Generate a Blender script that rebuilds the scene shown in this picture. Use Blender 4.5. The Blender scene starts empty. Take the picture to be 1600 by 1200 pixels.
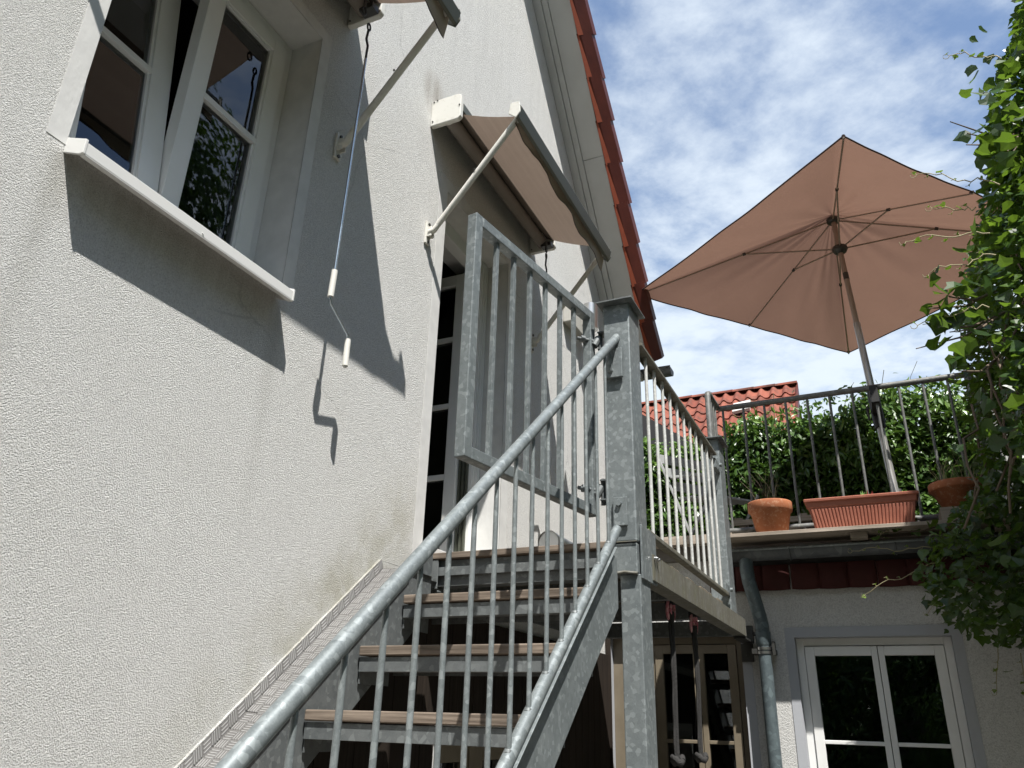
import bpy, math, random
import numpy as np
from mathutils import Vector, Matrix
random.seed(7)
S = bpy.context.scene
C = S.collection

# ------------------------------------------------------------------ camera
cam_d = bpy.data.cameras.new("camera")
cam = bpy.data.objects.new("camera", cam_d)
C.objects.link(cam)
S.camera = cam
YAW, PITCH, ROLL = -0.443143505, 0.407624788, 0.0291871485
_F = Vector((math.sin(YAW) * math.cos(PITCH), math.cos(YAW) * math.cos(PITCH), math.sin(PITCH)))
_R0 = Vector((math.cos(YAW), -math.sin(YAW), 0))
_U0 = _R0.cross(_F)
_R = _R0 * math.cos(ROLL) + _U0 * math.sin(ROLL)
_U = _U0 * math.cos(ROLL) - _R0 * math.sin(ROLL)
cam.matrix_world = Matrix(((_R.x, _U.x, -_F.x, 0), (_R.y, _U.y, -_F.y, 0), (_R.z, _U.z, -_F.z, 0), (0, 0, 0, 1)))
cam_d.sensor_width = 36
cam_d.lens = 1222.5 * 36 / 1600
cam_d.clip_start = 0.05
cam_d.clip_end = 500

# ------------------------------------------------------------------ sun, sky, exposure
SUN_TO = Vector((0.50, -0.59, 1.33)).normalized()
sd = bpy.data.lights.new("sun", 'SUN')
sun = bpy.data.objects.new("sun", sd)
C.objects.link(sun)
sd.energy = 5.0
sd.angle = math.radians(0.53)
sd.color = (1.0, 0.965, 0.915)
sun.rotation_euler = SUN_TO.to_track_quat('Z', 'Y').to_euler()
sun.location = (4, -5, 12)

W = bpy.data.worlds.new("World")
S.world = W
W.use_nodes = True
nt = W.node_tree
for n in list(nt.nodes):
    nt.nodes.remove(n)
def wn(t, **k):
    n = nt.nodes.new(t)
    for a, b in k.items():
        setattr(n, a, b)
    return n
def wm(op, a, b=None):
    n = wn('ShaderNodeMath', operation=op)
    for i, v in enumerate((a, b)):
        if v is None: continue
        if isinstance(v, (int, float)): n.inputs[i].default_value = v
        else: nt.links.new(v, n.inputs[i])
    return n.outputs[0]
out = wn('ShaderNodeOutputWorld')
sky = wn('ShaderNodeTexSky', sky_type='NISHITA')
sky.sun_disc = False
sky.sun_elevation = math.asin(SUN_TO.z)
sky.sun_rotation = math.atan2(SUN_TO.x, SUN_TO.y)
sky.air_density = 1.1
sky.dust_density = 0.1
sky.ozone_density = 2.6
bg = wn('ShaderNodeBackground'); bg.inputs[1].default_value = 0.112
nt.links.new(sky.outputs[0], bg.inputs[0])
geo = wn('ShaderNodeTexCoord')
sep = wn('ShaderNodeSeparateXYZ'); nt.links.new(geo.outputs['Generated'], sep.inputs[0])
zz = wm('MAXIMUM', sep.outputs[2], 0.06)
cmb = wn('ShaderNodeCombineXYZ')
nt.links.new(wm('DIVIDE', sep.outputs[0], zz), cmb.inputs[0])
nt.links.new(wm('DIVIDE', sep.outputs[1], zz), cmb.inputs[1])
mp = wn('ShaderNodeMapping'); mp.inputs['Rotation'].default_value = (0, 0, 0.5); mp.inputs['Scale'].default_value = (1.0, 1.0, 1)
mp.inputs['Location'].default_value = (0.6, 0.25, 0)
nt.links.new(cmb.outputs[0], mp.inputs[0])
n1 = wn('ShaderNodeTexNoise'); n1.inputs['Scale'].default_value = 1.35; n1.inputs['Detail'].default_value = 9; n1.inputs['Roughness'].default_value = 0.6; n1.inputs['Distortion'].default_value = 0.35
n2 = wn('ShaderNodeTexNoise'); n2.inputs['Scale'].default_value = 5.0; n2.inputs['Detail'].default_value = 10; n2.inputs['Roughness'].default_value = 0.62; n2.inputs['Distortion'].default_value = 0.1
nt.links.new(mp.outputs[0], n1.inputs[0]); nt.links.new(mp.outputs[0], n2.inputs[0])
mixn = wm('ADD', wm('MULTIPLY', n1.outputs[0], 0.66), wm('MULTIPLY', n2.outputs[0], 0.34))
# more cloud towards the horizon, as a layer seen edge-on
low = wm('MULTIPLY', wm('SUBTRACT', 1.0, wm('MINIMUM', sep.outputs[2], 1.0)), 0.25)
mask = wn('ShaderNodeMapRange'); mask.interpolation_type = 'SMOOTHSTEP'
mask.inputs[1].default_value = 0.49; mask.inputs[2].default_value = 0.72
mask.inputs[3].default_value = 0.07; mask.inputs[4].default_value = 0.92
nt.links.new(wm('ADD', mixn, low), mask.inputs[0])
cl = wn('ShaderNodeBackground'); cl.inputs[0].default_value = (0.82, 0.91, 1.0, 1); cl.inputs[1].default_value = 0.66
mx = wn('ShaderNodeMixShader')
nt.links.new(mask.outputs[0], mx.inputs[0]); nt.links.new(bg.outputs[0], mx.inputs[1]); nt.links.new(cl.outputs[0], mx.inputs[2])
nt.links.new(mx.outputs[0], out.inputs[0])

S.view_settings.view_transform = 'Standard'
S.view_settings.look = 'None'
S.view_settings.exposure = 0.74
S.view_settings.gamma = 1
S.view_settings.use_curve_mapping = False
S.render.engine = 'CYCLES'
S.cycles.max_bounces = 7
S.cycles.transparent_max_bounces = 12
S.cycles.caustics_reflective = False
S.cycles.caustics_refractive = False

# ------------------------------------------------------------------ helpers
class M:                                   # small node-material builder
    def __init__(s, name, rough=0.7, metal=0.0, color=(.5, .5, .5), spec=0.5):
        s.m = bpy.data.materials.new(name); s.m.use_nodes = True
        s.t = s.m.node_tree; s.b = s.t.nodes['Principled BSDF']
        s.o = s.t.nodes['Material Output']
        s.b.inputs['Base Color'].default_value = (*color, 1)
        s.b.inputs['Roughness'].default_value = rough
        s.b.inputs['Metallic'].default_value = metal
        s.b.inputs['Specular IOR Level'].default_value = spec
        tc = s.t.nodes.new('ShaderNodeNewGeometry'); s.pos = tc.outputs['Position']
        s.lastbump = None
    def node(s, t, **k):
        n = s.t.nodes.new(t)
        for a, b in k.items(): setattr(n, a, b)
        return n
    def link(s, a, b): s.t.links.new(a, b)
    def map(s, scale=(1, 1, 1), rot=(0, 0, 0), loc=(0, 0, 0), src=None):
        n = s.node('ShaderNodeMapping'); n.inputs['Scale'].default_value = scale; n.inputs['Rotation'].default_value = rot; n.inputs['Location'].default_value = loc
        s.link(src or s.pos, n.inputs[0]); return n.outputs[0]
    def noise(s, scale, detail=4, rough=.55, vec=None, dist=0):
        n = s.node('ShaderNodeTexNoise'); n.inputs['Scale'].default_value = scale; n.inputs['Detail'].default_value = detail
        n.inputs['Roughness'].default_value = rough; n.inputs['Distortion'].default_value = dist
        s.link(vec or s.pos, n.inputs[0]); return n.outputs[0]
    def voro(s, scale, feature='F1', out='Distance', vec=None, rand=1):
        n = s.node('ShaderNodeTexVoronoi', feature=feature); n.inputs['Scale'].default_value = scale; n.inputs['Randomness'].default_value = rand
        s.link(vec or s.pos, n.inputs[0]); return n.outputs[out]
    def rng(s, v, a, b, c=0, d=1, smooth=False):
        n = s.node('ShaderNodeMapRange'); 
        if smooth: n.interpolation_type = 'SMOOTHSTEP'
        for i, x in enumerate((a, b, c, d)): n.inputs[i + 1].default_value = x
        s.link(v, n.inputs[0]); return n.outputs[0]
    def mth(s, op, a, b=0.0):
        n = s.node('ShaderNodeMath', operation=op)
        for i, v in enumerate((a, b)):
            if isinstance(v, (int, float)): n.inputs[i].default_value = v
            else: s.link(v, n.inputs[i])
        return n.outputs[0]
    def ramp(s, v, stops):
        n = s.node('ShaderNodeValToRGB'); r = n.color_ramp
        while len(r.elements) < len(stops): r.elements.new(0.5)
        for e, (p, c) in zip(r.elements, stops): e.position = p; e.color = (*c, 1)
        s.link(v, n.inputs[0]); return n.outputs[0]
    def mix(s, f, a, b, mode='MIX'):
        n = s.node('ShaderNodeMix', data_type='RGBA', blend_type=mode)
        for i, v in ((0, f), (6, a), (7, b)):
            if isinstance(v, (int, float)): n.inputs[i].default_value = v
            elif isinstance(v, tuple): n.inputs[i].default_value = (*v, 1)
            else: s.link(v, n.inputs[i])
        return n.outputs[2]
    def col(s, v): s.link(v, s.b.inputs['Base Color']); return s
    def rgh(s, v): s.link(v, s.b.inputs['Roughness']); return s
    def bump(s, h, strength=1, dist=0.002):
        n = s.node('ShaderNodeBump'); n.inputs['Strength'].default_value = strength; n.inputs['Distance'].default_value = dist
        s.link(h, n.inputs['Height'])
        if s.lastbump: s.link(s.lastbump, n.inputs['Normal'])
        s.lastbump = n.outputs[0]; s.link(n.outputs[0], s.b.inputs['Normal']); return s
    def translucent(s, fac, colour):
        t = s.node('ShaderNodeBsdfTranslucent')
        if isinstance(colour, tuple): t.inputs[0].default_value = (*colour, 1)
        else: s.link(colour, t.inputs[0])
        m = s.node('ShaderNodeMixShader'); m.inputs[0].default_value = fac
        s.link(s.b.outputs[0], m.inputs[1]); s.link(t.outputs[0], m.inputs[2]); s.link(m.outputs[0], s.o.inputs[0]); return s

class MB:                                  # collects primitives into one mesh
    def __init__(s): s.v = []; s.f = []; s.mi = []; s.sm = []
    def add(s, vs, fs, mi=0, smooth=False):
        k = len(s.v); s.v += [tuple(v) for v in vs]
        for f in fs: s.f.append(tuple(i + k for i in f)); s.mi.append(mi); s.sm.append(smooth)
        return s
    def box(s, x0, x1, y0, y1, z0, z1, mi=0):
        v = [(x, y, z) for z in (z0, z1) for y in (y0, y1) for x in (x0, x1)]
        return s.add(v, [(0, 2, 3, 1), (4, 5, 7, 6), (0, 1, 5, 4), (2, 6, 7, 3), (0, 4, 6, 2), (1, 3, 7, 5)], mi)
    def obox(s, c, ax, ay, az, hx, hy, hz, mi=0):     # oriented box
        c = Vector(c); ax = Vector(ax).normalized() * hx; ay = Vector(ay).normalized() * hy; az = Vector(az).normalized() * hz
        v = [c + ax * i + ay * j + az * k for k in (-1, 1) for j in (-1, 1) for i in (-1, 1)]
        return s.add(v, [(0, 2, 3, 1), (4, 5, 7, 6), (0, 1, 5, 4), (2, 6, 7, 3), (0, 4, 6, 2), (1, 3, 7, 5)], mi)
    def bar(s, a, b, w, h, up=(0, 0, 1), mi=0):        # rectangular bar from a to b
        a = Vector(a); b = Vector(b); d = (b - a); up = Vector(up)
        sx = d.cross(up).normalized(); uz = sx.cross(d).normalized()
        return s.obox((a + b) / 2, d, sx, uz, d.length / 2, w / 2, h / 2, mi)
    def tube(s, pts, r, n=10, caps=True, mi=0, radii=None):
        pts = [Vector(p) for p in pts]; rings = []; prev = None
        for i, p in enumerate(pts):
            if i == 0: d = pts[1] - p
            elif i == len(pts) - 1: d = p - pts[-2]
            else: d = (pts[i + 1] - p).normalized() + (p - pts[i - 1]).normalized()
            d.normalize()
            if prev is None:
                a = d.cross(Vector((0, 0, 1)))
                if a.length < 1e-3: a = Vector((1, 0, 0))
                a.normalize()
            else:
                a = (prev - d * prev.dot(d)).normalized()
            prev = a; b = d.cross(a); rr = radii[i] if radii else r
            rings.append([p + (a * math.cos(t) + b * math.sin(t)) * rr for t in [2 * math.pi * j / n for j in range(n)]])
        vs = [v for r_ in rings for v in r_]; fs = []
        for i in range(len(pts) - 1):
            for j in range(n):
                fs.append((i * n + j, i * n + (j + 1) % n, (i + 1) * n + (j + 1) % n, (i + 1) * n + j))
        s.add(vs, fs, mi, True)
        if caps:
            k = len(s.v); s.v += [tuple(v) for v in rings[0]] + [tuple(v) for v in rings[-1]]
            s.f.append(tuple(k + j for j in reversed(range(n)))); s.mi.append(mi); s.sm.append(False)
            s.f.append(tuple(k + n + j for j in range(n))); s.mi.append(mi); s.sm.append(False)
        return s
    def prism(s, poly, ext, mi=0):                     # polygon (3D pts) extruded by vector
        n = len(poly); e = Vector(ext); p = [Vector(q) for q in poly]
        return s.add(p + [q + e for q in p], [tuple(reversed(range(n))), tuple(range(n, 2 * n))] + [(i, (i + 1) % n, n + (i + 1) % n, n + i) for i in range(n)], mi)
    def lathe(s, c, prof, n=32, mi=0):
        vs = [(c[0] + r * math.cos(t), c[1] + r * math.sin(t), c[2] + z) for r, z in prof for t in [2 * math.pi * j / n for j in range(n)]]
        fs = [(i * n + j, i * n + (j + 1) % n, (i + 1) * n + (j + 1) % n, (i + 1) * n + j) for i in range(len(prof) - 1) for j in range(n)]
        return s.add(vs, fs, mi, True)
    def mesh(s, name, mats):
        me = bpy.data.meshes.new(name); me.from_pydata(s.v, [], s.f)
        for m in (mats if isinstance(mats, (list, tuple)) else [mats]): me.materials.append(m.m)
        me.polygons.foreach_set('material_index', s.mi); me.polygons.foreach_set('use_smooth', s.sm); me.update()
        return me
    def build(s, name, mats, parent=None, bevel=0, **k):
        o = bpy.data.objects.new(name, s.mesh(name, mats)); return put(o, parent, bevel, **k)

def put(o, parent=None, bevel=0, **k):
    C.objects.link(o)
    if parent is not None:
        o.parent = parent
        L = parent.location.copy(); q = parent.parent
        while q is not None: L += q.location if q.type == 'EMPTY' else Vector(); q = q.parent
        if parent.type == 'EMPTY': o.matrix_parent_inverse = Matrix.Translation(-parent.location)
    if bevel:
        b = o.modifiers.new('bevel', 'BEVEL'); b.width = bevel; b.segments = 2; b.limit_method = 'ANGLE'
    for a, b in k.items(): o[a] = b
    return o
def thing(name, label, cat, loc=(0, 0, 0), group=None):
    o = bpy.data.objects.new(name, None); C.objects.link(o); o.location = loc; o.empty_display_size = .1
    o['label'] = label; o['category'] = cat
    if group: o['group'] = group
    return o
def dup(root, delta, label, group=None):
    r = root.copy(); C.objects.link(r); r.location = root.location + Vector(delta); r['label'] = label
    if group: r['group'] = group
    def rec(src, dst):
        for ch in list(src.children):
            c = ch.copy(); C.objects.link(c); inv = ch.matrix_parent_inverse.copy(); c.parent = dst; c.matrix_parent_inverse = inv; rec(ch, c)
    rec(root, r)
    return r
def shared(name, me, parent, loc=None, mat=None, bevel=0):   # part sharing mesh data
    o = bpy.data.objects.new(name, me)
    put(o, parent, bevel)
    if mat is not None: o.matrix_basis = mat
    elif loc is not None: o.location = loc
    return o

# ------------------------------------------------------------------ materials
def plaster(name, base, grain=150, strength=1.0, dist=.006, stain=False):
    m = M(name, .92, 0, base, .15)
    v = m.map((1, 1, .85))
    a = m.voro(grain, 'F1', 'Distance', v); b = m.noise(grain * .9, 8, .72, v); c = m.noise(9, 5, .6)
    h = m.mth('ADD', m.mth('MULTIPLY', m.rng(a, .05, .75), .45), m.mth('MULTIPLY', b, 1.3))
    m.bump(h, strength, dist)
    pit = m.rng(h, .45, .95, 0, 1)
    tone = m.mix(pit, tuple(x * .66 for x in base), tuple(x * 1.04 for x in base))
    tone = m.mix(m.rng(c, .35, .75, 0, .10), tone, tuple(x * .80 for x in base))
    sc_ = m.node('ShaderNodeSeparateColor'); m.link(m.voro(grain * 1.15, 'F1', 'Color', v), sc_.inputs[0])
    tone = m.mix(m.rng(sc_.outputs[0], .62, .95, 0, .42), tone, tuple(x * .56 for x in base))
    tone = m.mix(m.rng(sc_.outputs[1], .70, .95, 0, .5), tone, tuple(min(1, x * 1.22) for x in base))
    big = m.noise(1.7, 3, .5); tone = m.mix(m.rng(big, .4, .7, 0, .10), tone, (base[0] * .86, base[1] * .84, base[2] * .76))
    if stain:                               # algae and dirt along the stair flashing, soot by the awning case
        sp = m.node('ShaderNodeSeparateXYZ'); m.link(m.pos, sp.inputs[0])
        line = m.mth('SUBTRACT', sp.outputs[2], m.mth('ADD', m.mth('MULTIPLY', sp.outputs[1], .822), -1.60))
        near = m.rng(m.mth('ABSOLUTE', line), 0.0, .42, 1, 0, True)
        yr = m.mth('MULTIPLY', m.rng(sp.outputs[1], 1.55, 2.3, .15, 1), m.rng(sp.outputs[1], 2.72, 2.95, 1, 0))
        f = m.mth('MULTIPLY', m.mth('MULTIPLY', near, yr), m.rng(m.noise(5.5, 5, .65), .34, .68))
        tone = m.mix(m.mth('MULTIPLY', f, .62), tone, (.33, .30, .17))
        drip = m.noise(1, 5, .6, m.map((1, 22, 1.1)))
        ys = m.mth('ADD', m.rng(m.mth('ABSOLUTE', m.mth('SUBTRACT', sp.outputs[1], .985)), .0, .05, 1, 0), m.rng(m.mth('ABSOLUTE', m.mth('SUBTRACT', sp.outputs[1], 1.85)), .0, .05, 1, 0))
        zf = m.mth('MULTIPLY', m.rng(sp.outputs[2], 1.35, 1.30, 1, 0) if False else m.rng(sp.outputs[2], .45, 1.33, 0, 1), m.rng(sp.outputs[2], 1.33, 1.36, 1, 0))
        tone = m.mix(m.mth('MULTIPLY', m.mth('MULTIPLY', ys, zf), .30), tone, (.33, .32, .27))
        under = m.mth('MULTIPLY', m.mth('MULTIPLY', m.rng(sp.outputs[2], 1.10, 1.34), m.rng(sp.outputs[2], 1.34, 1.36, 1, 0)), m.mth('MULTIPLY', m.rng(sp.outputs[1], .96, 1.02), m.rng(sp.outputs[1], 1.82, 1.88, 1, 0)))
        tone = m.mix(m.mth('MULTIPLY', m.mth('MULTIPLY', under, m.rng(drip, .3, .7)), .35), tone, (.25, .22, .15))
        soot = m.rng(m.mth('ADD', m.mth('POWER', m.mth('MULTIPLY', m.mth('SUBTRACT', sp.outputs[1], 2.73), 7.0), 2.0), m.mth('POWER', m.mth('MULTIPLY', m.mth('SUBTRACT', sp.outputs[2], 3.06), 6.0), 2.0)), 0, 1.0, 1, 0)
        tone = m.mix(m.mth('MULTIPLY', m.mth('MULTIPLY', soot, m.rng(drip, .3, .6)), .5), tone, (.25, .19, .13))
        runs = m.noise(1, 5, .6, m.map((1, 14, 1.2)))
        top = m.mth('MULTIPLY', m.rng(sp.outputs[2], 2.3, 3.6), m.rng(runs, .45, .75, 0, .22))
        tone = m.mix(top, tone, tuple(x * .62 for x in base))
    if stain:
        ed = m.voro(.8, 'DISTANCE_TO_EDGE', 'Distance', m.mix(.20, m.pos, m.noise(3.2, 6, .65), 'ADD'))
        ck = m.mth('MULTIPLY', m.rng(ed, .0012, .0045, 1, 0), m.rng(m.noise(1.1, 2), .52, .60))
        tone = m.mix(m.mth('MULTIPLY', ck, .4), tone, tuple(x * .5 for x in base))
        spl = m.rng(m.noise(26, 6, .75), .70, .78, 0, .35); tone = m.mix(m.mth('MULTIPLY', spl, m.rng(m.noise(1.5, 3), .5, .62)), tone, (.40, .36, .26))
    m.col(tone); return m
m_plaster = plaster('white_rough_plaster', (.80, .80, .775), 300, 1.0, .0075, True)
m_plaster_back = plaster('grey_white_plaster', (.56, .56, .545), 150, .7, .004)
m_trim = M('smooth_plaster_band', .85, 0, (.47, .47, .455), .2)
m_trim.bump(m_trim.noise(40, 5, .6, m_trim.map((1, 1, .5), (.5, 0, 0))), .5, .003)
m_trim.col(m_trim.mix(m_trim.rng(m_trim.noise(14, 4), .3, .7), (.56, .56, .545), (.64, .64, .62)))
m_trim_gray = M('grey_painted_band', .85, 0, (.40, .415, .44), .2); m_trim_gray.bump(m_trim_gray.noise(60, 4), .4, .002)
m_white = M('white_window_paint', .38, 0, (.64, .645, .63), .45)
m_white.col(m_white.mix(m_white.rng(m_white.noise(6, 5), .4, .75, 0, .5), (.78, .785, .77), (.68, .68, .65)))
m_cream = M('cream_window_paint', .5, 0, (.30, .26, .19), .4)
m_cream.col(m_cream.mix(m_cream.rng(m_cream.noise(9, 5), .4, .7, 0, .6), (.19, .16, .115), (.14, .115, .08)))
m_sill = M('white_aluminium_sill', .42, .0, (.66, .66, .64), .5)
m_soffit = M('grey_soffit_paint', .6, 0, (.40, .40, .385), .3)
m_soffit.col(m_soffit.mix(m_soffit.rng(m_soffit.noise(5, 5), .4, .8, 0, .6), (.52, .52, .50), (.43, .43, .405)))
def galv(name, c0, c1, scale=42, metal=.35, rough=.45, moss=0):
    m = M(name, rough, metal, c0, .5)
    cellc = m.voro(scale, 'F1', 'Color', m.mix(.12, m.pos, m.noise(6, 2)) if False else None)
    cs = m.node('ShaderNodeSeparateColor'); m.link(cellc, cs.inputs[0])
    fine = m.noise(scale * 3.2, 4, .7); big = m.noise(7, 4, .6)
    spark = m.rng(cs.outputs[0], .80, .90)
    f = m.mth('ADD', m.mth('MULTIPLY', cs.outputs[0], .35), m.mth('MULTIPLY', m.rng(fine, .3, .7), .35))
    f = m.mth('ADD', f, m.mth('MULTIPLY', m.rng(big, .3, .7), .3))
    c = m.mix(f, c0, c1)
    c = m.mix(m.mth('MULTIPLY', spark, .38), c, tuple(min(1, x * 1.35) for x in c1))
    c = m.mix(m.rng(m.noise(120, 5, .8), .60, .70, 0, .5), c, tuple(min(1, x * 1.5) for x in c1))
    if moss:
        c = m.mix(m.rng(m.noise(1, 5, .7, m.map((30, 30, 3.5))), .30, .62, 0, moss), c, (.11, .10, .065))
        c = m.mix(m.rng(m.noise(22, 4), .5, .7, 0, moss * .7), c, (.12, .12, .07))
    m.col(c); m.rgh(m.rng(fine, .3, .7, rough - .1, rough + .14))
    m.bump(fine, .25, .0006); return m
m_galv = galv('galvanised_steel', (.122, .142, .147), (.262, .290, .292), 68, .30, .46)
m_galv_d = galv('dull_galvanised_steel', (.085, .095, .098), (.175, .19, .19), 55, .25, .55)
m_galv_moss = galv('mossy_galvanised_steel', (.115, .115, .105), (.22, .22, .20), 50, .15, .65, .75)
m_white_rail = galv('pale_weathered_steel', (.48, .49, .475), (.64, .65, .63), 90, .05, .55, .22)
m_darkrail = galv('weathered_zinc_rail', (.10, .105, .11), (.21, .215, .21), 60, .25, .55, .25)
m_zinc = galv('zinc_gutter', (.06, .068, .072), (.12, .13, .135), 20, .35, .5)
m_zincpipe = galv('patinated_zinc_pipe', (.07, .09, .10), (.15, .19, .20), 34, .30, .42)
m_steel = M('brushed_stainless', .28, .95, (.55, .55, .54)); m_steel.bump(m_steel.noise(1, 4, .6, m_steel.map((300, 300, 8))), .15, .0005)
m_chrome = M('bright_rod_metal', .22, .9, (.50, .56, .62))
m_black = M('black_rubber', .6, 0, (.012, .012, .012))
m_darkmetal = M('dark_bracket_metal', .5, .5, (.06, .06, .055))
def wood(name, c0, c1, axis=0):
    m = M(name, .85, 0, c0, .2); sc = [75, 75, 75]; sc[axis] = 2.2
    g = m.noise(1, 7, .68, m.map(tuple(sc))); k = m.noise(3.5, 3)
    c = m.mix(m.rng(g, .32, .68), c0, c1); c = m.mix(m.rng(k, .45, .7, 0, .5), c, (c0[0] * .55, c0[1] * .6, c0[2] * .6))
    m.col(c); m.bump(g, .6, .003); return m
m_wood = wood('weathered_tread_wood', (.085, .065, .050), (.30, .245, .195))
m_deck = wood('mossy_deck_wood', (.11, .095, .07), (.25, .215, .16))
m_board = wood('grey_shelf_board', (.27, .225, .18), (.46, .395, .33))
m_paint_aw = M('ivory_awning_paint', .45, 0, (.62, .615, .56), .45)
m_paint_aw.col(m_paint_aw.mix(m_paint_aw.rng(m_paint_aw.noise(30, 5, .7), .55, .72, 0, .45), (.66, .65, .60), (.42, .39, .32)))
m_greybar = M('grey_awning_metal', .45, .1, (.085, .090, .070), .5)
m_roller = M('roller_fabric_grey', .8, 0, (.20, .175, .15))
def fabric(name, c, tr, trc, stripes=None):
    m = M(name, .9, 0, c, .1)
    w = m.noise(340, 2); col_ = m.mix(m.rng(m.noise(5, 5, .6), .35, .75, 0, .45), c, tuple(x * .78 for x in c))
    if stripes:
        sp = m.node('ShaderNodeSeparateXYZ'); m.link(m.pos, sp.inputs[0])
        b = m.rng(m.noise(1, 3, .5, m.map((26, .4, .4))), .45, .62); col_ = m.mix(m.mth('MULTIPLY', b, .5), col_, stripes)
    m.col(col_); m.bump(w, .2, .0006)
    m.bump(m.noise(4, 3), .5, .01); m.bump(m.noise(1, 4, .6, m.map((9, 5, 14), (.3, .2, .5))), .5, .012)
    tc_ = m.mix(m.rng(m.noise(3.5, 5, .6), .35, .75, 0, .30), trc, tuple(x * .8 for x in trc))
    m.translucent(tr, tc_); return m
m_awfab = fabric('taupe_awning_fabric', (.22, .180, .150), .24, (.25, .190, .148), (.31, .26, .22))
m_valance = fabric('faded_valance_fabric', (.36, .32, .26), .3, (.34, .28, .21))
m_umb = fabric('faded_terracotta_fabric', (.285, .190, .146), .26, (.33, .190, .138))
m_umb_hem = M('dark_hem', .85, 0, (.05, .03, .028))
m_rib = M('brown_parasol_metal', .5, .2, (.30, .235, .19))
m_pole = M('parasol_pole_metal', .35, .5, (.36, .345, .33)); m_pole.col(m_pole.mix(m_pole.rng(m_pole.noise(1, 4, .6, m_pole.map((60, 60, 3))), .4, .7), (.40, .39, .375), (.25, .235, .22)))
def clay(name, a, b, sc=26, rough=.75):
    m = M(name, rough, 0, a, .3)
    m.col(m.mix(m.rng(m.noise(sc, 5, .65), .3, .7), a, b)); m.bump(m.noise(sc * 5, 4), .3, .001); return m
m_tile_dark = clay('red_engobed_tile', (.075, .016, .011), (.11, .024, .015), 9, .5)
m_tile_raw = clay('raw_orange_clay', (.26, .060, .028), (.32, .08, .04), 20)
m_tile_far = M('weathered_red_pantile', .8, 0, (.4, .12, .07), .25)
_oi = m_tile_far.node('ShaderNodeObjectInfo')
_c = m_tile_far.mix(_oi.outputs['Random'], (.20, .058, .038), (.29, .095, .060))
_c = m_tile_far.mix(m_tile_far.rng(m_tile_far.noise(4, 6, .75), .47, .64, 0, .8), _c, (.09, .05, .038))
m_tile_far.col(_c)
m_tile_hung = clay('dark_red_hung_tile', (.045, .011, .010), (.062, .015, .013), 12)
m_pot = clay('terracotta_pot', (.44, .150, .055), (.56, .215, .095), 11)
m_pot.col(m_pot.mix(m_pot.rng(m_pot.noise(38, 6, .75), .52, .68, 0, .6), m_pot.mix(m_pot.rng(m_pot.noise(7, 4), .35, .7), (.40, .150, .068), (.29, .098, .045)), (.62, .42, .28)))
m_box = clay('plastic_planter_clay', (.33, .115, .075), (.40, .155, .105), 14, .6)
m_soil = M('dark_soil', .95, 0, (.03, .022, .016))
m_pink = M('faded_pink_plastic', .45, 0, (.42, .09, .12)); m_pink.col(m_pink.mix(m_pink.rng(m_pink.noise(60, 4), .45, .6), (.62, .20, .25), (.75, .45, .46)))
m_rope = M('grey_rope', .9, 0, (.028, .027, .026)); m_rope.bump(m_rope.mth('SINE', m_rope.mth('MULTIPLY', m_rope.noise(1, 1, .5, m_rope.map((1, 1, 1))), 900.)), .3, .001)
m_rope.bump(m_rope.voro(220), .8, .002)
m_chair = M('pale_grey_chair_plastic', .5, 0, (.34, .35, .35))
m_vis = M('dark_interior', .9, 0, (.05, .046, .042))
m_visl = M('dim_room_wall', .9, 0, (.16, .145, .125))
m_ground = M('grass_and_soil', .9, 0, (.07, .08, .04)); m_ground.col(m_ground.mix(m_ground.rng(m_ground.noise(2, 6), .3, .7), (.05, .06, .025), (.11, .11, .06))); m_ground.bump(m_ground.noise(30, 5), .4, .004)
m_pave = M('concrete_slab', .85, 0, (.3, .29, .27)); m_pave.col(m_pave.mix(m_pave.rng(m_pave.noise(5, 6), .3, .7), (.15, .14, .125), (.22, .21, .19)))
m_terr = M('terrace_slab', .9, 0, (.14, .13, .115)); m_terr.bump(m_terr.noise(30, 4), .5, .004)
m_fascia = M('black_stained_board', .7, 0, (.025, .025, .025))
m_glass = M('window_glass', .03, 0, (.02, .02, .02))
g = m_glass; gl = g.node('ShaderNodeBsdfGlossy'); gl.inputs['Roughness'].default_value = .015; gl.inputs['Color'].default_value = (.95, .97, 1, 1)
tr = g.node('ShaderNodeBsdfTransparent'); tr.inputs[0].default_value = (.62, .66, .66, 1)
fr = g.node('ShaderNodeFresnel'); fr.inputs[0].default_value = 1.52
ms = g.node('ShaderNodeMixShader'); g.link(g.mth('MINIMUM', g.mth('MULTIPLY', fr.outputs[0], 1.5), 1.0), ms.inputs[0]); g.link(tr.outputs[0], ms.inputs[1]); g.link(gl.outputs[0], ms.inputs[2]); g.link(ms.outputs[0], g.o.inputs[0])
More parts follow.
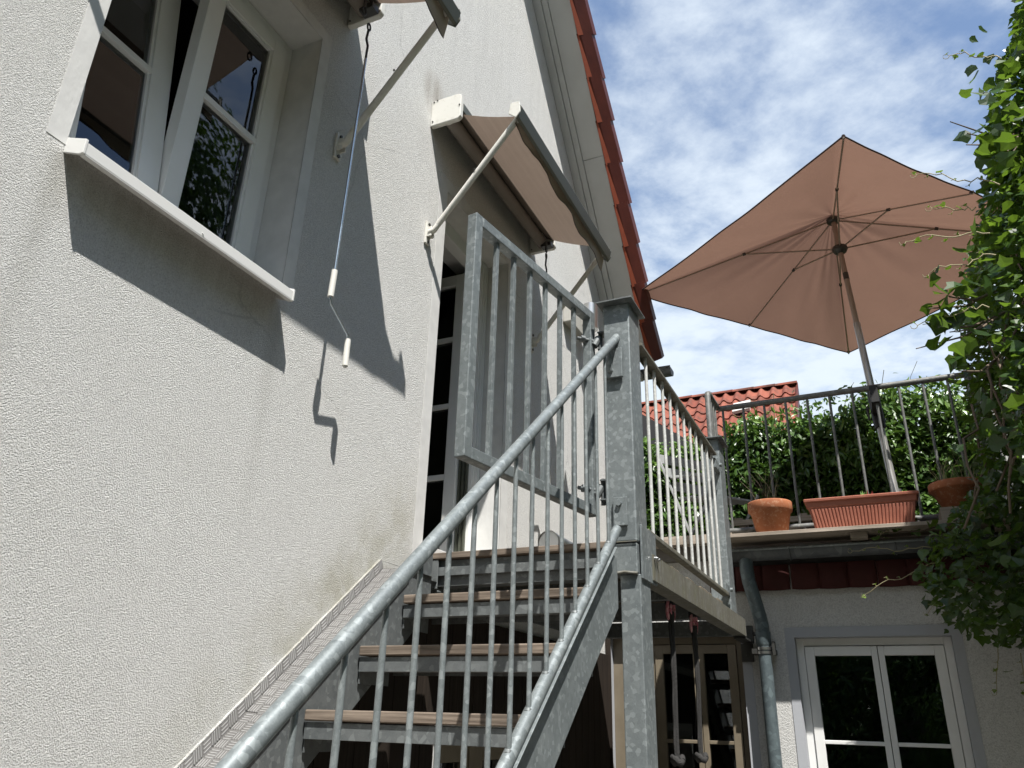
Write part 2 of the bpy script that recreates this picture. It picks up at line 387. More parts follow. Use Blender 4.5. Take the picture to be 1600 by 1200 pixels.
# checker (tread) plate: five-bar relief in alternating squares
m_check = M('aluminium_checker_plate', .42, .45, (.45, .43, .41))
def checker_height(m, cell=.037):
    uv = m.node('ShaderNodeUVMap'); sp = m.node('ShaderNodeSeparateXYZ'); m.link(uv.outputs[0], sp.inputs[0])
    u = m.mth('DIVIDE', sp.outputs[0], cell); v = m.mth('DIVIDE', sp.outputs[1], cell)
    ck = m.mth('MODULO', m.mth('ABSOLUTE', m.mth('ADD', m.mth('FLOOR', u), m.mth('FLOOR', v))), 2.0)
    fu = m.mth('FRACT', u); fv = m.mth('FRACT', v)
    def bars(a, b):
        w = m.mth('SINE', m.mth('MULTIPLY', a, 25.13))
        e = m.rng(m.mth('ABSOLUTE', m.mth('SUBTRACT', b, .5)), .36, .48, 1, 0)
        return m.mth('MULTIPLY', m.rng(w, -.1, .7), e)
    A = bars(fu, fv); B = bars(fv, fu)
    return m.mth('ADD', m.mth('MULTIPLY', A, ck), m.mth('MULTIPLY', B, m.mth('SUBTRACT', 1.0, ck)))
_h = checker_height(m_check); m_check.bump(_h, 1.0, .008)
m_check.col(m_check.mix(m_check.rng(m_check.noise(6, 5), .3, .7), m_check.mix(_h, (.25, .243, .235), (.54, .535, .525)), m_check.mix(_h, (.20, .193, .186), (.45, .445, .435))))
def leafmat(name, c0, c1, c2, trc, rough=.42, tr=.35, spec=.5):
    m = M(name, rough, 0, c0, spec)
    at = m.node('ShaderNodeAttribute'); at.attribute_name = 'tint'
    c = m.ramp(at.outputs['Fac'], [(0, c0), (.6, c1), (1, c2)])
    m.col(c); m.translucent(tr, m.ramp(at.outputs['Fac'], [(0, tuple(x * .6 for x in trc)), (1, trc)])); return m
m_ivy = leafmat('ivy_leaf', (.014, .036, .010), (.050, .110, .018), (.19, .28, .045), (.20, .34, .03), .36, .36)
m_hedge = leafmat('hedge_leaf', (.035, .078, .020), (.095, .185, .038), (.23, .36, .07), (.13, .24, .03), .34, .25, .6)
m_tree = leafmat('tree_leaf', (.03, .06, .015), (.05, .11, .02), (.12, .2, .04), (.14, .27, .03), .5, .35)
m_stem = M('brown_stem', .85, 0, (.13, .095, .065)); m_stem_l = M('pale_tendril', .7, 0, (.34, .30, .17))
m_fasc_white = M('white_flashing', .6, 0, (.55, .54, .50))
m_lampbox = M('beige_lamp_box', .5, 0, (.42, .41, .37))

# ------------------------------------------------------------------ ground
MB().add([(-60, -60, -1.6), (60, -60, -1.6), (60, 90, -1.6), (-60, 90, -1.6)], [(0, 1, 2, 3)]).build('ground', m_ground, kind='structure')
pv = thing('courtyard_paving', 'grey concrete slabs paving the courtyard under the steel stair', 'paving', (0, 1, -1.59)); pv['kind'] = 'structure'
del pv['category'], pv['label']
slab = MB().box(0, .492, 0, .492, 0, .03)
slabm = slab.mesh('paving_slab', m_pave)
for i in range(10):
    for j in range(16):
        o = shared('paving_slab', slabm, pv); o.matrix_parent_inverse = Matrix.Identity(4); o.location = (-1.78 + .5 * i, -3.6 + .5 * j, 0)

# ------------------------------------------------------------------ main house
XW = -1.8
cs, sn = math.cos(math.radians(51)), math.sin(math.radians(51))
def un(X, u, n): return (X, cs * u + sn * n, -sn * u + cs * n)
house = thing('white_house', 'white rough plastered house with steep red tiled verge on the left', 'house', (XW, 2.0, -1.6))
holes = [(.99, 1.847, 1.40, 2.60), (2.925, 3.69, .60, 2.577), (3.15, 4.35, -1.6, -.03)]
def wall_cells(mb, ax, const, depth, a0, a1, z0, z1, holes):
    """front skin with openings, plus reveals of given depth. ax 'x': plane X=const facing +X; 'y': plane Y=const facing -Y"""
    A = sorted({a0, a1, *[h[0] for h in holes], *[h[1] for h in holes]}); Z = sorted({z0, z1, *[h[2] for h in holes], *[h[3] for h in holes]})
    def pt(a, z, d=0): return (const - d, a, z) if ax == 'x' else (a, const + d, z)
    for i in range(len(A) - 1):
        for j in range(len(Z) - 1):
            ca, cz = (A[i] + A[i + 1]) / 2, (Z[j] + Z[j + 1]) / 2
            if any(h[0] < ca < h[1] and h[2] < cz < h[3] for h in holes): continue
            mb.add([pt(A[i], Z[j]), pt(A[i + 1], Z[j]), pt(A[i + 1], Z[j + 1]), pt(A[i], Z[j + 1])], [(0, 1, 2, 3)])
            mb.add([pt(A[i], Z[j], depth), pt(A[i + 1], Z[j], depth), pt(A[i + 1], Z[j + 1], depth), pt(A[i], Z[j + 1], depth)], [(3, 2, 1, 0)])
    for (b0, b1, c0, c1) in holes:
        r = [(b0, c0), (b1, c0), (b1, c1), (b0, c1)]
        for k in range(4):
            p, q = r[k], r[(k + 1) % 4]
            mb.add([pt(*p), pt(*q), pt(*q, depth), pt(*p, depth)], [(0, 1, 2, 3)], 1)
w = MB(); wall_cells(w, 'x', XW, .36, -4.0, 5.7, -1.6, 2.90, holes)
yt = (6.27 - cs * 2.9) / sn
w.add([(XW, -4, 2.9), (XW, 5.7, 2.9), (XW, yt, 2.9), (XW, -4, (6.27 + sn * 4) / cs)], [(0, 1, 2, 3)])
w.add([(XW, 5.7, -1.6), (XW - .36, 5.7, -1.6), (XW - .36, 5.7, 2.9), (XW, 5.7, 2.9)], [(0, 1, 2, 3)])
w.add([(XW - .36, -4, 2.9), (XW - .36, yt, 2.9), (XW - .36, -4, (6.27 + sn * 4) / cs)], [(2, 1, 0)])
w.build('wall', [m_plaster, m_trim], house)
# interior rooms
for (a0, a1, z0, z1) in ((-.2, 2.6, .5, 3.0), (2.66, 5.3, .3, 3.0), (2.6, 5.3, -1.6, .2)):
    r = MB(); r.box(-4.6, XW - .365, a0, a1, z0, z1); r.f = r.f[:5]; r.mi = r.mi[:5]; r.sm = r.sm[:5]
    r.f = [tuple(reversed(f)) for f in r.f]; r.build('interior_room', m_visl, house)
# smooth bands round the openings
def band(mb, a0, a1, z0, z1, w_, top=True, wl=None):
    wl = wl or w_
    mb.box(XW - .002, XW + .0015, a0 - wl, a0, z0, z1 + w_); mb.box(XW - .002, XW + .0015, a1, a1 + w_, z0, z1 + w_); mb.box(XW - .002, XW + .0015, a0, a1, z1, z1 + w_)
b = MB(); band(b, .99, 1.847, 1.372, 2.60, .056); b.build('window_surround', m_trim, house)
b = MB(); band(b, 2.925, 3.69, .60, 2.577, .078); b.build('door_surround', m_trim, house)

# --- casement window, left leaf tilted in
XF = -1.955
win = MB()
win.box(XF - .07, XF, .99, 1.035, 1.40, 2.60).box(XF - .07, XF, 1.80, 1.847, 1.40, 2.60).box(XF - .07, XF, 1.035, 1.80, 2.555, 2.60).box(XF - .07, XF, 1.035, 1.80, 1.40, 1.445)
window = win.build('window', m_white, house, .003)
def sash(y0, y1, gy0, gy1, z0=1.448, z1=2.552, gz0=1.505, gz1=2.49, bars=(2.022,), x=XF + .012, th=.055, par=None, name='sash', mat=m_white, tilt=0):
    s = MB(); s.box(x - th, x, y0, gy0, z0, z1).box(x - th, x, gy1, y1, z0, z1).box(x - th, x, gy0, gy1, z0, gz0).box(x - th, x, gy0, gy1, gz1, z1)
    for q in (-.010,):   # inner bead
        for a, c in ((gy0, gy0 + .010), (gy1 - .010, gy1)): s.box(x - .03, x - .008, a, c, gz0, gz1)
        s.box(x - .03, x - .008, gy0 + .01, gy1 - .01, gz0, gz0 + .01).box(x - .03, x - .008, gy0 + .01, gy1 - .01, gz1 - .01, gz1)
    for bz in bars: s.box(x - .028, x - .001, gy0, gy1, bz - .013, bz + .013)
    p = MB().box(x - .024, x - .020, gy0 + .004, gy1 - .004, gz0 + .004, gz1 - .004)
    p.box(x - .046, x - .042, gy0 + .004, gy1 - .004, gz0 + .004, gz1 - .004)
    sp = MB()                              # dark spacer edge in the double glazing
    for a, c in ((gy0 + .002, gy0 + .012), (gy1 - .012, gy1 - .002)): sp.box(x - .041, x - .026, a, c, gz0 + .002, gz1 - .002)
    sp.box(x - .041, x - .026, gy0 + .012, gy1 - .012, gz0 + .002, gz0 + .012).box(x - .041, x - .026, gy0 + .012, gy1 - .012, gz1 - .012, gz1 - .002)
    if tilt:
        R = Matrix.Translation((x - th, 0, z0)) @ Matrix.Rotation(-tilt, 4, 'Y') @ Matrix.Translation((-(x - th), 0, -z0))
        for k in (s, p, sp): k.v = [tuple(R @ Vector(v)) for v in k.v]
    s.build(name, mat, par, .002); p.build('pane', m_glass, par); sp.build('glazing_spacer', m_black, par)
sash(1.402, 1.808, 1.470, 1.738, par=window)
sash(1.028, 1.398, 1.092, 1.316, par=window, tilt=.15)
# sill
sl = MB(); y0, y1 = .998, 1.822
sl.add([(XW - .14, y0, 1.404), (XW - .14, y1, 1.404), (-1.722, y1, 1.358), (-1.722, y0, 1.358), (XW - .14, y0, 1.398), (XW - .14, y1, 1.398), (-1.726, y1, 1.352), (-1.726, y0, 1.352)], [(0, 3, 2, 1), (4, 5, 6, 7), (0, 1, 5, 4), (0, 4, 7, 3), (1, 2, 6, 5)])
sl.box(-1.724, -1.718, y0, y1, 1.322, 1.358)
sl.box(-1.735, -1.7185, y0, y1, 1.318, 1.3225)
for yy in (y0 - .008, y1): sl.prism([(XW, yy, 1.397), (-1.716, yy, 1.365), (-1.716, yy, 1.320), (-1.73, yy, 1.320), (XW, yy, 1.348)], (0, .008, 0))
sl.tube([(-1.722, 1.405, 1.333), (-1.715, 1.405, 1.333)], .003, 6)
sl.build('window_sill', m_sill, house, .0015)
# curtain and sill plants just inside
cu = MB()
for k in range(14):
    yy = 1.60 + k * .012; cu.add([(-2.12 + .02 * (k % 2), yy, 1.45), (-2.12 + .02 * ((k + 1) % 2), yy + .012, 1.45), (-2.12 + .02 * ((k + 1) % 2), yy + .012, 2.5), (-2.12 + .02 * (k % 2), yy, 2.5)], [(0, 1, 2, 3)])
cu.build('curtain', M('grey_curtain', .9, 0, (.18, .19, .2)), house)

# --- glazed door
XD = -1.934
dm = MB(); dm.box(XD - .07, XD, 2.925, 2.975, .60, 2.577).box(XD - .07, XD, 3.60, 3.69, .60, 2.577).box(XD - .07, XD, 2.975, 3.60, 2.49, 2.577)
for k in range(3): dm.box(XD, XD + .006, 3.607 + .028 * k, 3.620 + .028 * k, .62, 2.56)
door = dm.build('glazed_door', m_white, house, .003)
dl = MB(); lx0, lx1, ly0, ly1 = -2.60, -2.005, 3.545, 3.595        # leaf stands open, at right angles into the room
dl.box(-2.075, lx1, ly0, ly1, .69, 2.475).box(lx0, lx0 + .08, ly0, ly1, .69, 2.475).box(lx0 + .08, -2.075, ly0, ly1, 2.405, 2.475).box(lx0 + .08, -2.075, ly0, ly1, .69, .80)
for bz in (1.21, 1.625, 2.045): dl.box(lx0 + .08, -2.075, ly0 + .004, ly0 + .02, bz - .015, bz + .015)
leaf_o = dl.build('open_door_leaf', m_white, door, .003)
MB().box(lx0 + .076, -2.071, ly0 + .024, ly0 + .028, .796, 2.409).build('pane', m_glass, leaf_o)
dm2 = MB()
for k in range(3): dm2.box(-2.00 + .018 * k, -1.99 + .018 * k, 3.592 - .008 * (3 - k), 3.600, .66, 2.49)
dm2.build('weather_seal', m_greybar, door)
MB().box(XD - .02, -1.74, 2.905, 3.70, .655, .685).build('door_sill', m_sill, door, .003)
MB().box(-2.01, -1.985, 3.575, 3.592, 1.62, 1.70).box(-2.01, -1.985, 3.575, 3.592, .9, .98).build('door_hinge', m_steel, door)

# --- door below the landing, in deep shade
ld = MB(); X2 = -1.93
ld.box(X2 - .07, X2, 3.15, 3.22, -1.6, -.03).box(X2 - .07, X2, 4.28, 4.35, -1.6, -.03).box(X2 - .07, X2, 3.22, 4.28, -.10, -.03).box(X2 - .06, X2 - .005, 3.72, 3.80, -1.6, -.10)
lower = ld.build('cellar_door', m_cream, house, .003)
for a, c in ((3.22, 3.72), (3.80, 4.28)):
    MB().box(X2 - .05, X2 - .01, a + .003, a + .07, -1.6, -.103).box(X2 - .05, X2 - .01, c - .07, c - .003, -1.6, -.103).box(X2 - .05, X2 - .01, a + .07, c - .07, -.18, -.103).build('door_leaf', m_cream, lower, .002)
    MB().box(X2 - .035, X2 - .030, a + .07, c - .07, -1.6, -.18).build('pane', m_glass, lower)

m_shade_boards = wood('brown_shade_dark_boards', (.018, .013, .010), (.032, .024, .018), 2)  # boards added below the stair, deep shade put into their near-black colour
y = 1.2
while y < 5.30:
    if not (3.06 < y + .05 < 4.42): MB().box(XW + .004, XW + .022, y, y + .108, -1.6, min(.44, (.824 * (y) - 1.687) - .10 if y < 2.7 else .44)).build('shade_board', m_shade_boards, house, .002)
    else: MB().box(XW + .004, XW + .022, y, y + .108, .03, .44).build('shade_board', m_shade_boards, house, .002)
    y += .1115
MB().box(XW + .004, XW + .022, 5.325, 5.419, -1.6, .44).build('shade_board', m_shade_boards, house, .002)
MB().box(XW + .003, -1.762, 5.4195, 5.4195 - .0125, -1.6, .56).build('shade_corner_board', m_shade_boards, house)  # added strip covering the lit wall corner with the same shade colour
# --- verge: soffit boards, tiles, roof
def ubox(mb, X0, X1, u0, u1, n0, n1, mi=0):
    v = [un(X, u, n) for n in (n0, n1) for u in (u0, u1) for X in (X0, X1)]
    return mb.add(v, [(0, 2, 3, 1), (4, 5, 7, 6), (0, 1, 5, 4), (2, 6, 7, 3), (0, 4, 6, 2), (1, 3, 7, 5)], mi)
ubox(MB(), XW + .001, -1.737, -7, 1.45, 6.268, 6.40).build('soffit_batten', m_soffit, house, .002)
ubox(MB(), -1.735, -1.690, -7, 1.45, 6.286, 6.40).build('soffit_moulding', m_soffit, house, .004)
e = MB(); ubox(e, -1.688, -1.520, -7, -.212, 6.300, 6.42); e.build('soffit_board', m_soffit, house, .003)
e = MB(); ubox(e, -1.688, -1.520, -.209, 1.45, 6.300, 6.42); e.build('soffit_board', m_soffit, house, .003)
ubox(MB(), -1.52, -1.508, -7, 1.45, 6.303, 6.44).build('fascia_strip', m_fascia, house)
ubox(MB(), -7, -1.60, -7, 1.46, 6.43, 6.52).build('roof', m_tile_dark, house)
vt = MB()
def vring(u, dn, dx):
    return [(-1.506 + dx, u, 6.294 + dn), (-1.478 + dx, u, 6.318 + dn), (-1.416 + dx, u, 6.400 + dn), (-1.410 + dx, u, 6.472 + dn), (-1.428 + dx, u, 6.486 + dn), (-1.62, u, 6.486 + dn), (-1.62, u, 6.452 + dn), (-1.50 + dx, u, 6.44 + dn)]
ra = vring(0, 0, 0); rb = vring(-.349, -.020, -.012)
vv = [un(*p) for p in rb + ra]; k = len(ra)
for i in range(k):
    vt.add([vv[i], vv[(i + 1) % k], vv[k + (i + 1) % k], vv[k + i]], [(0, 1, 2, 3)], 0)
vt.add(vv[k:], [tuple(range(k))], 0); vt.add(vv[:k], [tuple(reversed(range(k)))], 0)
# raw clay inner lip, widening downslope
lip = [un(-1.515, -.335, 6.272), un(-1.500, -.335, 6.292), un(-1.476, -.004, 6.318), un(-1.508, -.004, 6.276), un(-1.515, -.335, 6.40), un(-1.508, -.004, 6.40)]
vt.add(lip, [(0, 3, 2, 1), (0, 4, 5, 3), (3, 5, 2)], 1)
vtm = vt.mesh('verge_tile', [m_tile_dark, m_tile_raw])
u = 1.515; kk = 0
while u > -6.5:
    o = shared('verge_tile', vtm, house)
    dv = Vector(un(0, u, 0)); jit = random.uniform(-.003, .003)
    o.location = dv + Vector((jit, random.uniform(-.002, .002), random.uniform(-.002, .002)))
    u -= .3285; kk += 1
# eaves gutter end
gt = MB(); gy, gz = 6.10, 2.82
prof = [(gy + .065 * math.cos(t), gz + .065 * math.sin(t)) for t in [math.pi + math.pi * j / 10 for j in range(11)]]
gt.add([(x, a, c) for x in (-3.2, -1.38) for a, c in prof], [(j, j + 1, 12 + j, 11 + j) for j in range(10)], 0, True)
gt.add([(-1.38, a, c) for a, c in prof], [tuple(range(11))]); gt.add([(-1.40, a, c) for a, c in prof], [tuple(reversed(range(11)))])
gt.tube([(-3.2, gy - .065, gz), (-1.38, gy - .065, gz)], .009, 8)
gt.build('eaves_gutter', m_galv_d, house)
MB().box(-7, -1.62, 5.70, 6.05, 2.72, 2.78).build('eaves_soffit', m_soffit, house)
MB().box(-7, XW - .36, 5.55, 5.70, -1.6, 2.72).build('side_wall', m_plaster, house)

# ------------------------------------------------------------------ awnings
def make_awning():
    t = thing('window_awning', 'drop arm awning with taupe fabric above the glazed door', 'awning', (XW, 3.37, 2.85), 'drop arm awnings on the white wall')
    c = MB(); c.prism([(-1.80, 2.735, 2.985), (-1.66, 2.735, 2.985), (-1.622, 2.735, 2.95), (-1.622, 2.735, 2.90), (-1.63, 2.735, 2.90), (-1.668, 2.735, 2.975), (-1.80, 2.735, 2.975)], (0, 1.27, 0))
    c.build('cassette', m_greybar, t, .002)
    for yy in (2.705, 4.005):
        p = MB().prism([(-1.799, yy, 2.835), (-1.635, yy, 2.835), (-1.622, yy, 2.85), (-1.622, yy, 2.985), (-1.64, yy, 3.0), (-1.799, yy, 3.0)], (0, .028, 0))
        q = p.build('end_plate', m_paint_aw, t, .004)
        d = MB()
        for (dx, dz) in ((-1.785, 2.86), (-1.785, 2.99), (-1.765, 2.995), (-1.63, 2.92)): d.tube([(dx, yy - .004, dz), (dx, yy + .001, dz)], .0045, 6)
        d.build('rivet', m_darkmetal, q)
    MB().tube([(-1.705, 2.74, 2.882), (-1.705, 4.0, 2.882)], .036, 20).build('roller', m_roller, t)
    MB().tube([(-1.705, 2.728, 2.882), (-1.705, 2.742, 2.882)], .040, 20).build('roller_cap', m_paint_aw, t)
    # fabric, slightly sagging
    f = MB(); nx, ny = 10, 24
    P = []
    for i in range(nx + 1):
        s = i / nx
        for j in range(ny + 1):
            r = j / ny; y = (2.745 + r * 1.25)
            x = -1.675 + s * .365; z = 2.912 - .150 * s - .012 * math.sin(math.pi * s) - .003 * math.sin(9 * r) * s
            P.append((x, y, z))
    f.add(P, [(i * (ny + 1) + j, i * (ny + 1) + j + 1, (i + 1) * (ny + 1) + j + 1, (i + 1) * (ny + 1) + j) for i in range(nx) for j in range(ny)], 0, True)
    f.build('fabric', m_awfab, t)
    fb = MB(); fb.prism([(-1.318, 2.69, 2.765), (-1.302, 2.69, 2.80), (-1.288, 2.69, 2.800), (-1.268, 2.69, 2.765), (-1.284, 2.69, 2.708), (-1.300, 2.69, 2.705), (-1.306, 2.69, 2.74)], (0, 1.40, 0))
    fb.build('front_bar', m_greybar, t, .0015)
    for yy in (2.682, 4.09):
        MB().prism([(-1.335, yy, 2.735), (-1.325, yy, 2.80), (-1.278, yy, 2.795), (-1.272, yy, 2.73), (-1.295, yy, 2.70)], (0, .008, 0)).build('bar_end_cap', m_paint_aw if yy < 3 else m_greybar, t, .002)
    # valance with wavy lower hem
    v = MB(); n = 70; P = []
    for i in range(n + 1):
        s = i / n; y = 2.72 + s * 1.35
        hang = (.035 + .085 * s ** 1.8) + .004 * math.sin(s * 31) + .003 * math.sin(s * 71 + 1)
        for k, q in enumerate((0, .35, .7, 1)):
            x = -1.312 + (.010 * math.sin(s * 22 + q * 2) - .012 * q * (1 - s * .5)) * q
            P.append((x, y + .008 * math.sin(s * 17) * q, 2.74 - hang * q))
    v.add(P, [(i * 4 + k, i * 4 + k + 1, i * 4 + 5 + k, i * 4 + 4 + k) for i in range(n) for k in range(3)], 0, True)
    vo = v.build('valance', m_valance, t)
    MB().tube([P[i * 4 + 3] for i in range(n + 1)], .0022, 5).build('hem', m_umb_hem, vo)
    for yy in (2.735, 4.035):
        a = MB().tube([(-1.312, yy, 2.735), (-1.735, yy + .015, 2.235)], .0155, 12); ar = a.build('arm', m_paint_aw, t)
        MB().tube([(-1.53, yy - .014, 2.49), (-1.53, yy - .010, 2.49)], .005, 6).build('rivet', m_darkmetal, ar)
        MB().tube([(-1.735, yy + .015, 2.235), (-1.752, yy + .012, 2.205), (-1.778, yy + .012, 2.200)], .015, 10).build('elbow_joint', m_paint_aw, ar)
        MB().box(-1.799, -1.788, yy + .0, yy + .04, 2.14, 2.265).box(-1.79, -1.762, yy + .004, yy + .010, 2.175, 2.23).box(-1.79, -1.762, yy + .028, yy + .034, 2.175, 2.23).build('wall_bracket', m_paint_aw, t, .002)
        MB().tube([(-1.79, yy + .02, 2.152), (-1.782, yy + .02, 2.152)], .008, 8).tube([(-1.79, yy + .02, 2.252), (-1.782, yy + .02, 2.252)], .008, 8).build('bolt', m_darkmetal, t)
    MB().box(-1.70, -1.63, 3.955, 4.0, 2.83, 2.86).tube([(-1.65, 3.93, 2.845), (-1.65, 3.93, 2.80)], .007, 8).build('gear', m_darkmetal, t)
    MB().tube([(-1.65, 3.93 + .013 * math.cos(a), 2.782 + .02 * math.sin(a)) for a in [i * math.pi / 5 for i in range(11)]], .004, 6).build('gear_eye', m_black, t)
    return t
aw = make_awning()
aw2 = dup(aw, (0, -2.025, -.03), 'drop arm awning with taupe fabric cut off by the top edge, above the casement window')
def crank(y, z, label):
    t = thing('awning_crank', label, 'crank', (-1.65, y, z), 'crank rods hanging from the awnings')
    MB().tube([(-1.65, y + .010 * math.cos(a), z + .0 + .018 * math.sin(a)) for a in [i * math.pi / 5 for i in range(11)]], .0045, 6).build('hook', m_black, t)
    MB().tube([(-1.65, y, z - .015), (-1.652, y - .004, z - .07), (-1.650, y + .008, z - .10), (-1.652, y + .008, z - .17)], .0055, 8).build('hook_shank', m_black, t)
    MB().tube([(-1.652, y + .008, z - .17), (-1.658, y + .002, z - 1.22), (-1.660, y, z - 1.32)], .0058, 8).build('rod', m_chrome, t)
    MB().tube([(-1.658, y + .002, z - 1.205), (-1.660, y, z - 1.315)], .0115, 12).build('sleeve', m_paint_aw, t)
    MB().tube([(-1.660, y, z - 1.32), (-1.661, y + .006, z - 1.338), (-1.690, y + .160, z - 1.388), (-1.691, y + .166, z - 1.41)], .0068, 8).build('crank_arm', m_chrome, t)
    MB().tube([(-1.691, y + .166, z - 1.405), (-1.688, y + .164, z - 1.515)], .0115, 12).tube([(-1.688, y + .164, z - 1.514), (-1.688, y + .164, z - 1.521)], .007, 8).build('grip', m_paint_aw, t)
crank(1.950, 2.705, 'thin steel crank rod with beige grips hanging beside the casement window')
crank(3.930, 2.735, 'thin steel crank rod hanging behind the open gate by the glazed door')

# ------------------------------------------------------------------ wall lamp
t = thing('wall_lamp', 'stainless cylinder wall lamp on a beige box, behind the gate', 'lamp', (-1.75, 4.95, 2.8))
MB().box(-1.797, -1.735, 4.60, 4.86, 2.62, 2.80).build('back_box', m_lampbox, t, .004)
MB().tube([(-1.68, 4.86, 2.66), (-1.68, 4.86, 2.86)], .055, 24).build('lamp_cylinder', m_steel, t)
MB().box(-1.74, -1.69, 4.83, 4.89, 2.70, 2.74).build('lamp_arm', m_lampbox, t)

# ------------------------------------------------------------------ staircase
ZL, YL = .637, 2.83          # landing top, front edge
G, RI = .25, .206
def nose(y): return ZL - RI / G * (YL - .01 - y)  # 0.824 y - 1.687      # nosing line
st = thing('steel_staircase', 'galvanised steel staircase with wooden treads climbing along the white wall', 'staircase', (-1.3, 1.6, -1.6))
SX0, SX1 = -1.665, -.885
for i in range(1, 11):
    zt = ZL - RI * i; yf = YL - G * i
    tr_ = MB().box(SX0 + .012, SX1 - .012, yf, yf + .125, zt - .032, zt).build('tread', m_wood, st, .004)
    MB().box(SX0 + .012, SX1 - .012, yf + .135, yf + .265, zt - .032, zt).build('tread_board', m_wood, tr_, .004)
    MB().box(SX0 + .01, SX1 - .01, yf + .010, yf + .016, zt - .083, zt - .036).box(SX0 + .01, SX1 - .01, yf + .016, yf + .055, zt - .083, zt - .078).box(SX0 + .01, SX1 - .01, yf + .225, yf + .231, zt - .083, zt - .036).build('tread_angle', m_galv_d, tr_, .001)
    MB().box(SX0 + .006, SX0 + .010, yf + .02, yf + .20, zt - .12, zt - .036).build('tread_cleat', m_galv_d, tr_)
def sprism(mb, X0, X1, lo, hi, y0, y1, mi=0):
    return mb.prism([(X0, y0, nose(y0) + lo), (X0, y1, nose(y1) + lo), (X0, y1, nose(y1) + hi), (X0, y0, nose(y0) + hi)], (X1 - X0, 0, 0), mi)
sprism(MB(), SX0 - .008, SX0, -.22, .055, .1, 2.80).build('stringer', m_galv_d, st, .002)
s = MB(); s.prism([(-.883, .1, nose(.1) - .221), (-.883, 2.60, nose(2.60) - .221), (-.883, 2.79, .385), (-.883, 2.79, .56), (-.883, 2.70, nose(2.70) + .045), (-.883, .1, nose(.1) + .045)], (.008, 0, 0))
sprism(s, -.883, -.846, .0455, .0485, .1, 2.70)
s.build('stringer', m_galv, st, .001)
# checker plate flashing between stringer and wall, with upstand
def uvmesh(name, quads, mat, parent):
    vs, fs, uvs = [], [], []
    for q, uq in quads:
        k = len(vs); vs += q; fs.append((k, k + 1, k + 2, k + 3)); uvs += uq
    me = bpy.data.meshes.new(name); me.from_pydata(vs, [], fs); me.materials.append(mat.m)
    l = me.uv_layers.new(name='UVMap')
    for i, uv in enumerate(uvs): l.data[i].uv = uv
    return put(bpy.data.objects.new(name, me), parent)
sl_ = math.hypot(1, RI / G)
for n_, (ya, yb) in enumerate(((.2, 1.98), (1.972, 2.62))):
    dz = .002 * n_
    def L(x, y, h): return (x, y, nose(y) + h + dz)
    uvmesh('checker_plate', [([L(-1.782, ya, .068), L(-1.655, ya, .060), L(-1.655, yb, .060), L(-1.782, yb, .068)], [(0, ya * sl_), (.127, ya * sl_), (.127, yb * sl_), (0, yb * sl_)]),
        ([L(-1.655, ya, .060), L(-1.655, ya, .030), L(-1.655, yb, .030), L(-1.655, yb, .060)], [(.127, ya * sl_), (.157, ya * sl_), (.157, yb * sl_), (.127, yb * sl_)])], m_check, st)
    uvmesh('checker_upstand', [([L(-1.794, ya, .105), L(-1.782, ya, .068), L(-1.782, yb, .068), L(-1.794, yb, .105)], [(-.035, ya * sl_), (0, ya * sl_), (0, yb * sl_), (-.035, yb * sl_)])], m_check, st)
uvmesh('checker_end', [([(-1.79, 2.62, nose(2.62) + .10), (-1.655, 2.62, nose(2.62) + .06), (-1.655, 2.83, nose(2.62) + .06), (-1.79, 2.83, nose(2.62) + .10)], [(0, 0), (.13, 0), (.13, .2), (0, .2)])], m_check, st)
MB().tube([(-1.797, .2, nose(.2) + .108), (-1.797, 2.62, nose(2.62) + .108)], .004, 6).build('sealant_bead', m_plaster, st)

# ------------------------------------------------------------------ stair railing
HX = -.868
rl = thing('stair_railing', 'round grey handrail with vertical bars along the outer side of the stair', 'railing', (HX, 1.8, .3))
def hr(y): return .8254 * y - .8492       # handrail centre height
def lr(y): return nose(y) + .068
MB().tube([(HX, .30, hr(.30)), (HX, 2.86, hr(2.86))], .0175, 24).build('handrail', m_galv, rl)
MB().tube([(HX, .30, lr(.30)), (HX, 2.775, lr(2.775))], .0175, 24).build('lower_rail', m_galv, rl)
y = 2.672
bal = []
while y > .45:
    b_ = MB(); zt, zb = hr(y) - .012, lr(y) + .010
    b_.tube([(HX, y, zb), (HX, y, zb + .03), (HX, y, zt - .10), (HX, y, zt - .02), (HX, y, zt)], .0075, 10, radii=[.0070, .0068, .0066, .0058, .0052])
    bo = b_.build('baluster', m_galv, rl)
    wv = MB(); wv.tube([(HX, y - .006, zb - .004), (HX, y - .002, zb + .003)], .0115, 8); wv.build('weld', m_galv_d, bo)
    y -= .1145
MB().tube([(HX, 2.86, 1.335), (HX - .02, 2.80, 1.33), (HX - .02, 2.79, 1.40)], .011, 10).box(HX - .05, HX + .03, 2.806, 2.822, 1.30, 1.43).build('rail_bracket', m_galv, rl, .002)
MB().box(HX - .025, HX + .03, 2.812, 2.824, .69, .80).tube([(HX, 2.80, .775), (HX, 2.815, .775)], .011, 8).build('rail_bracket', m_galv, rl, .002)

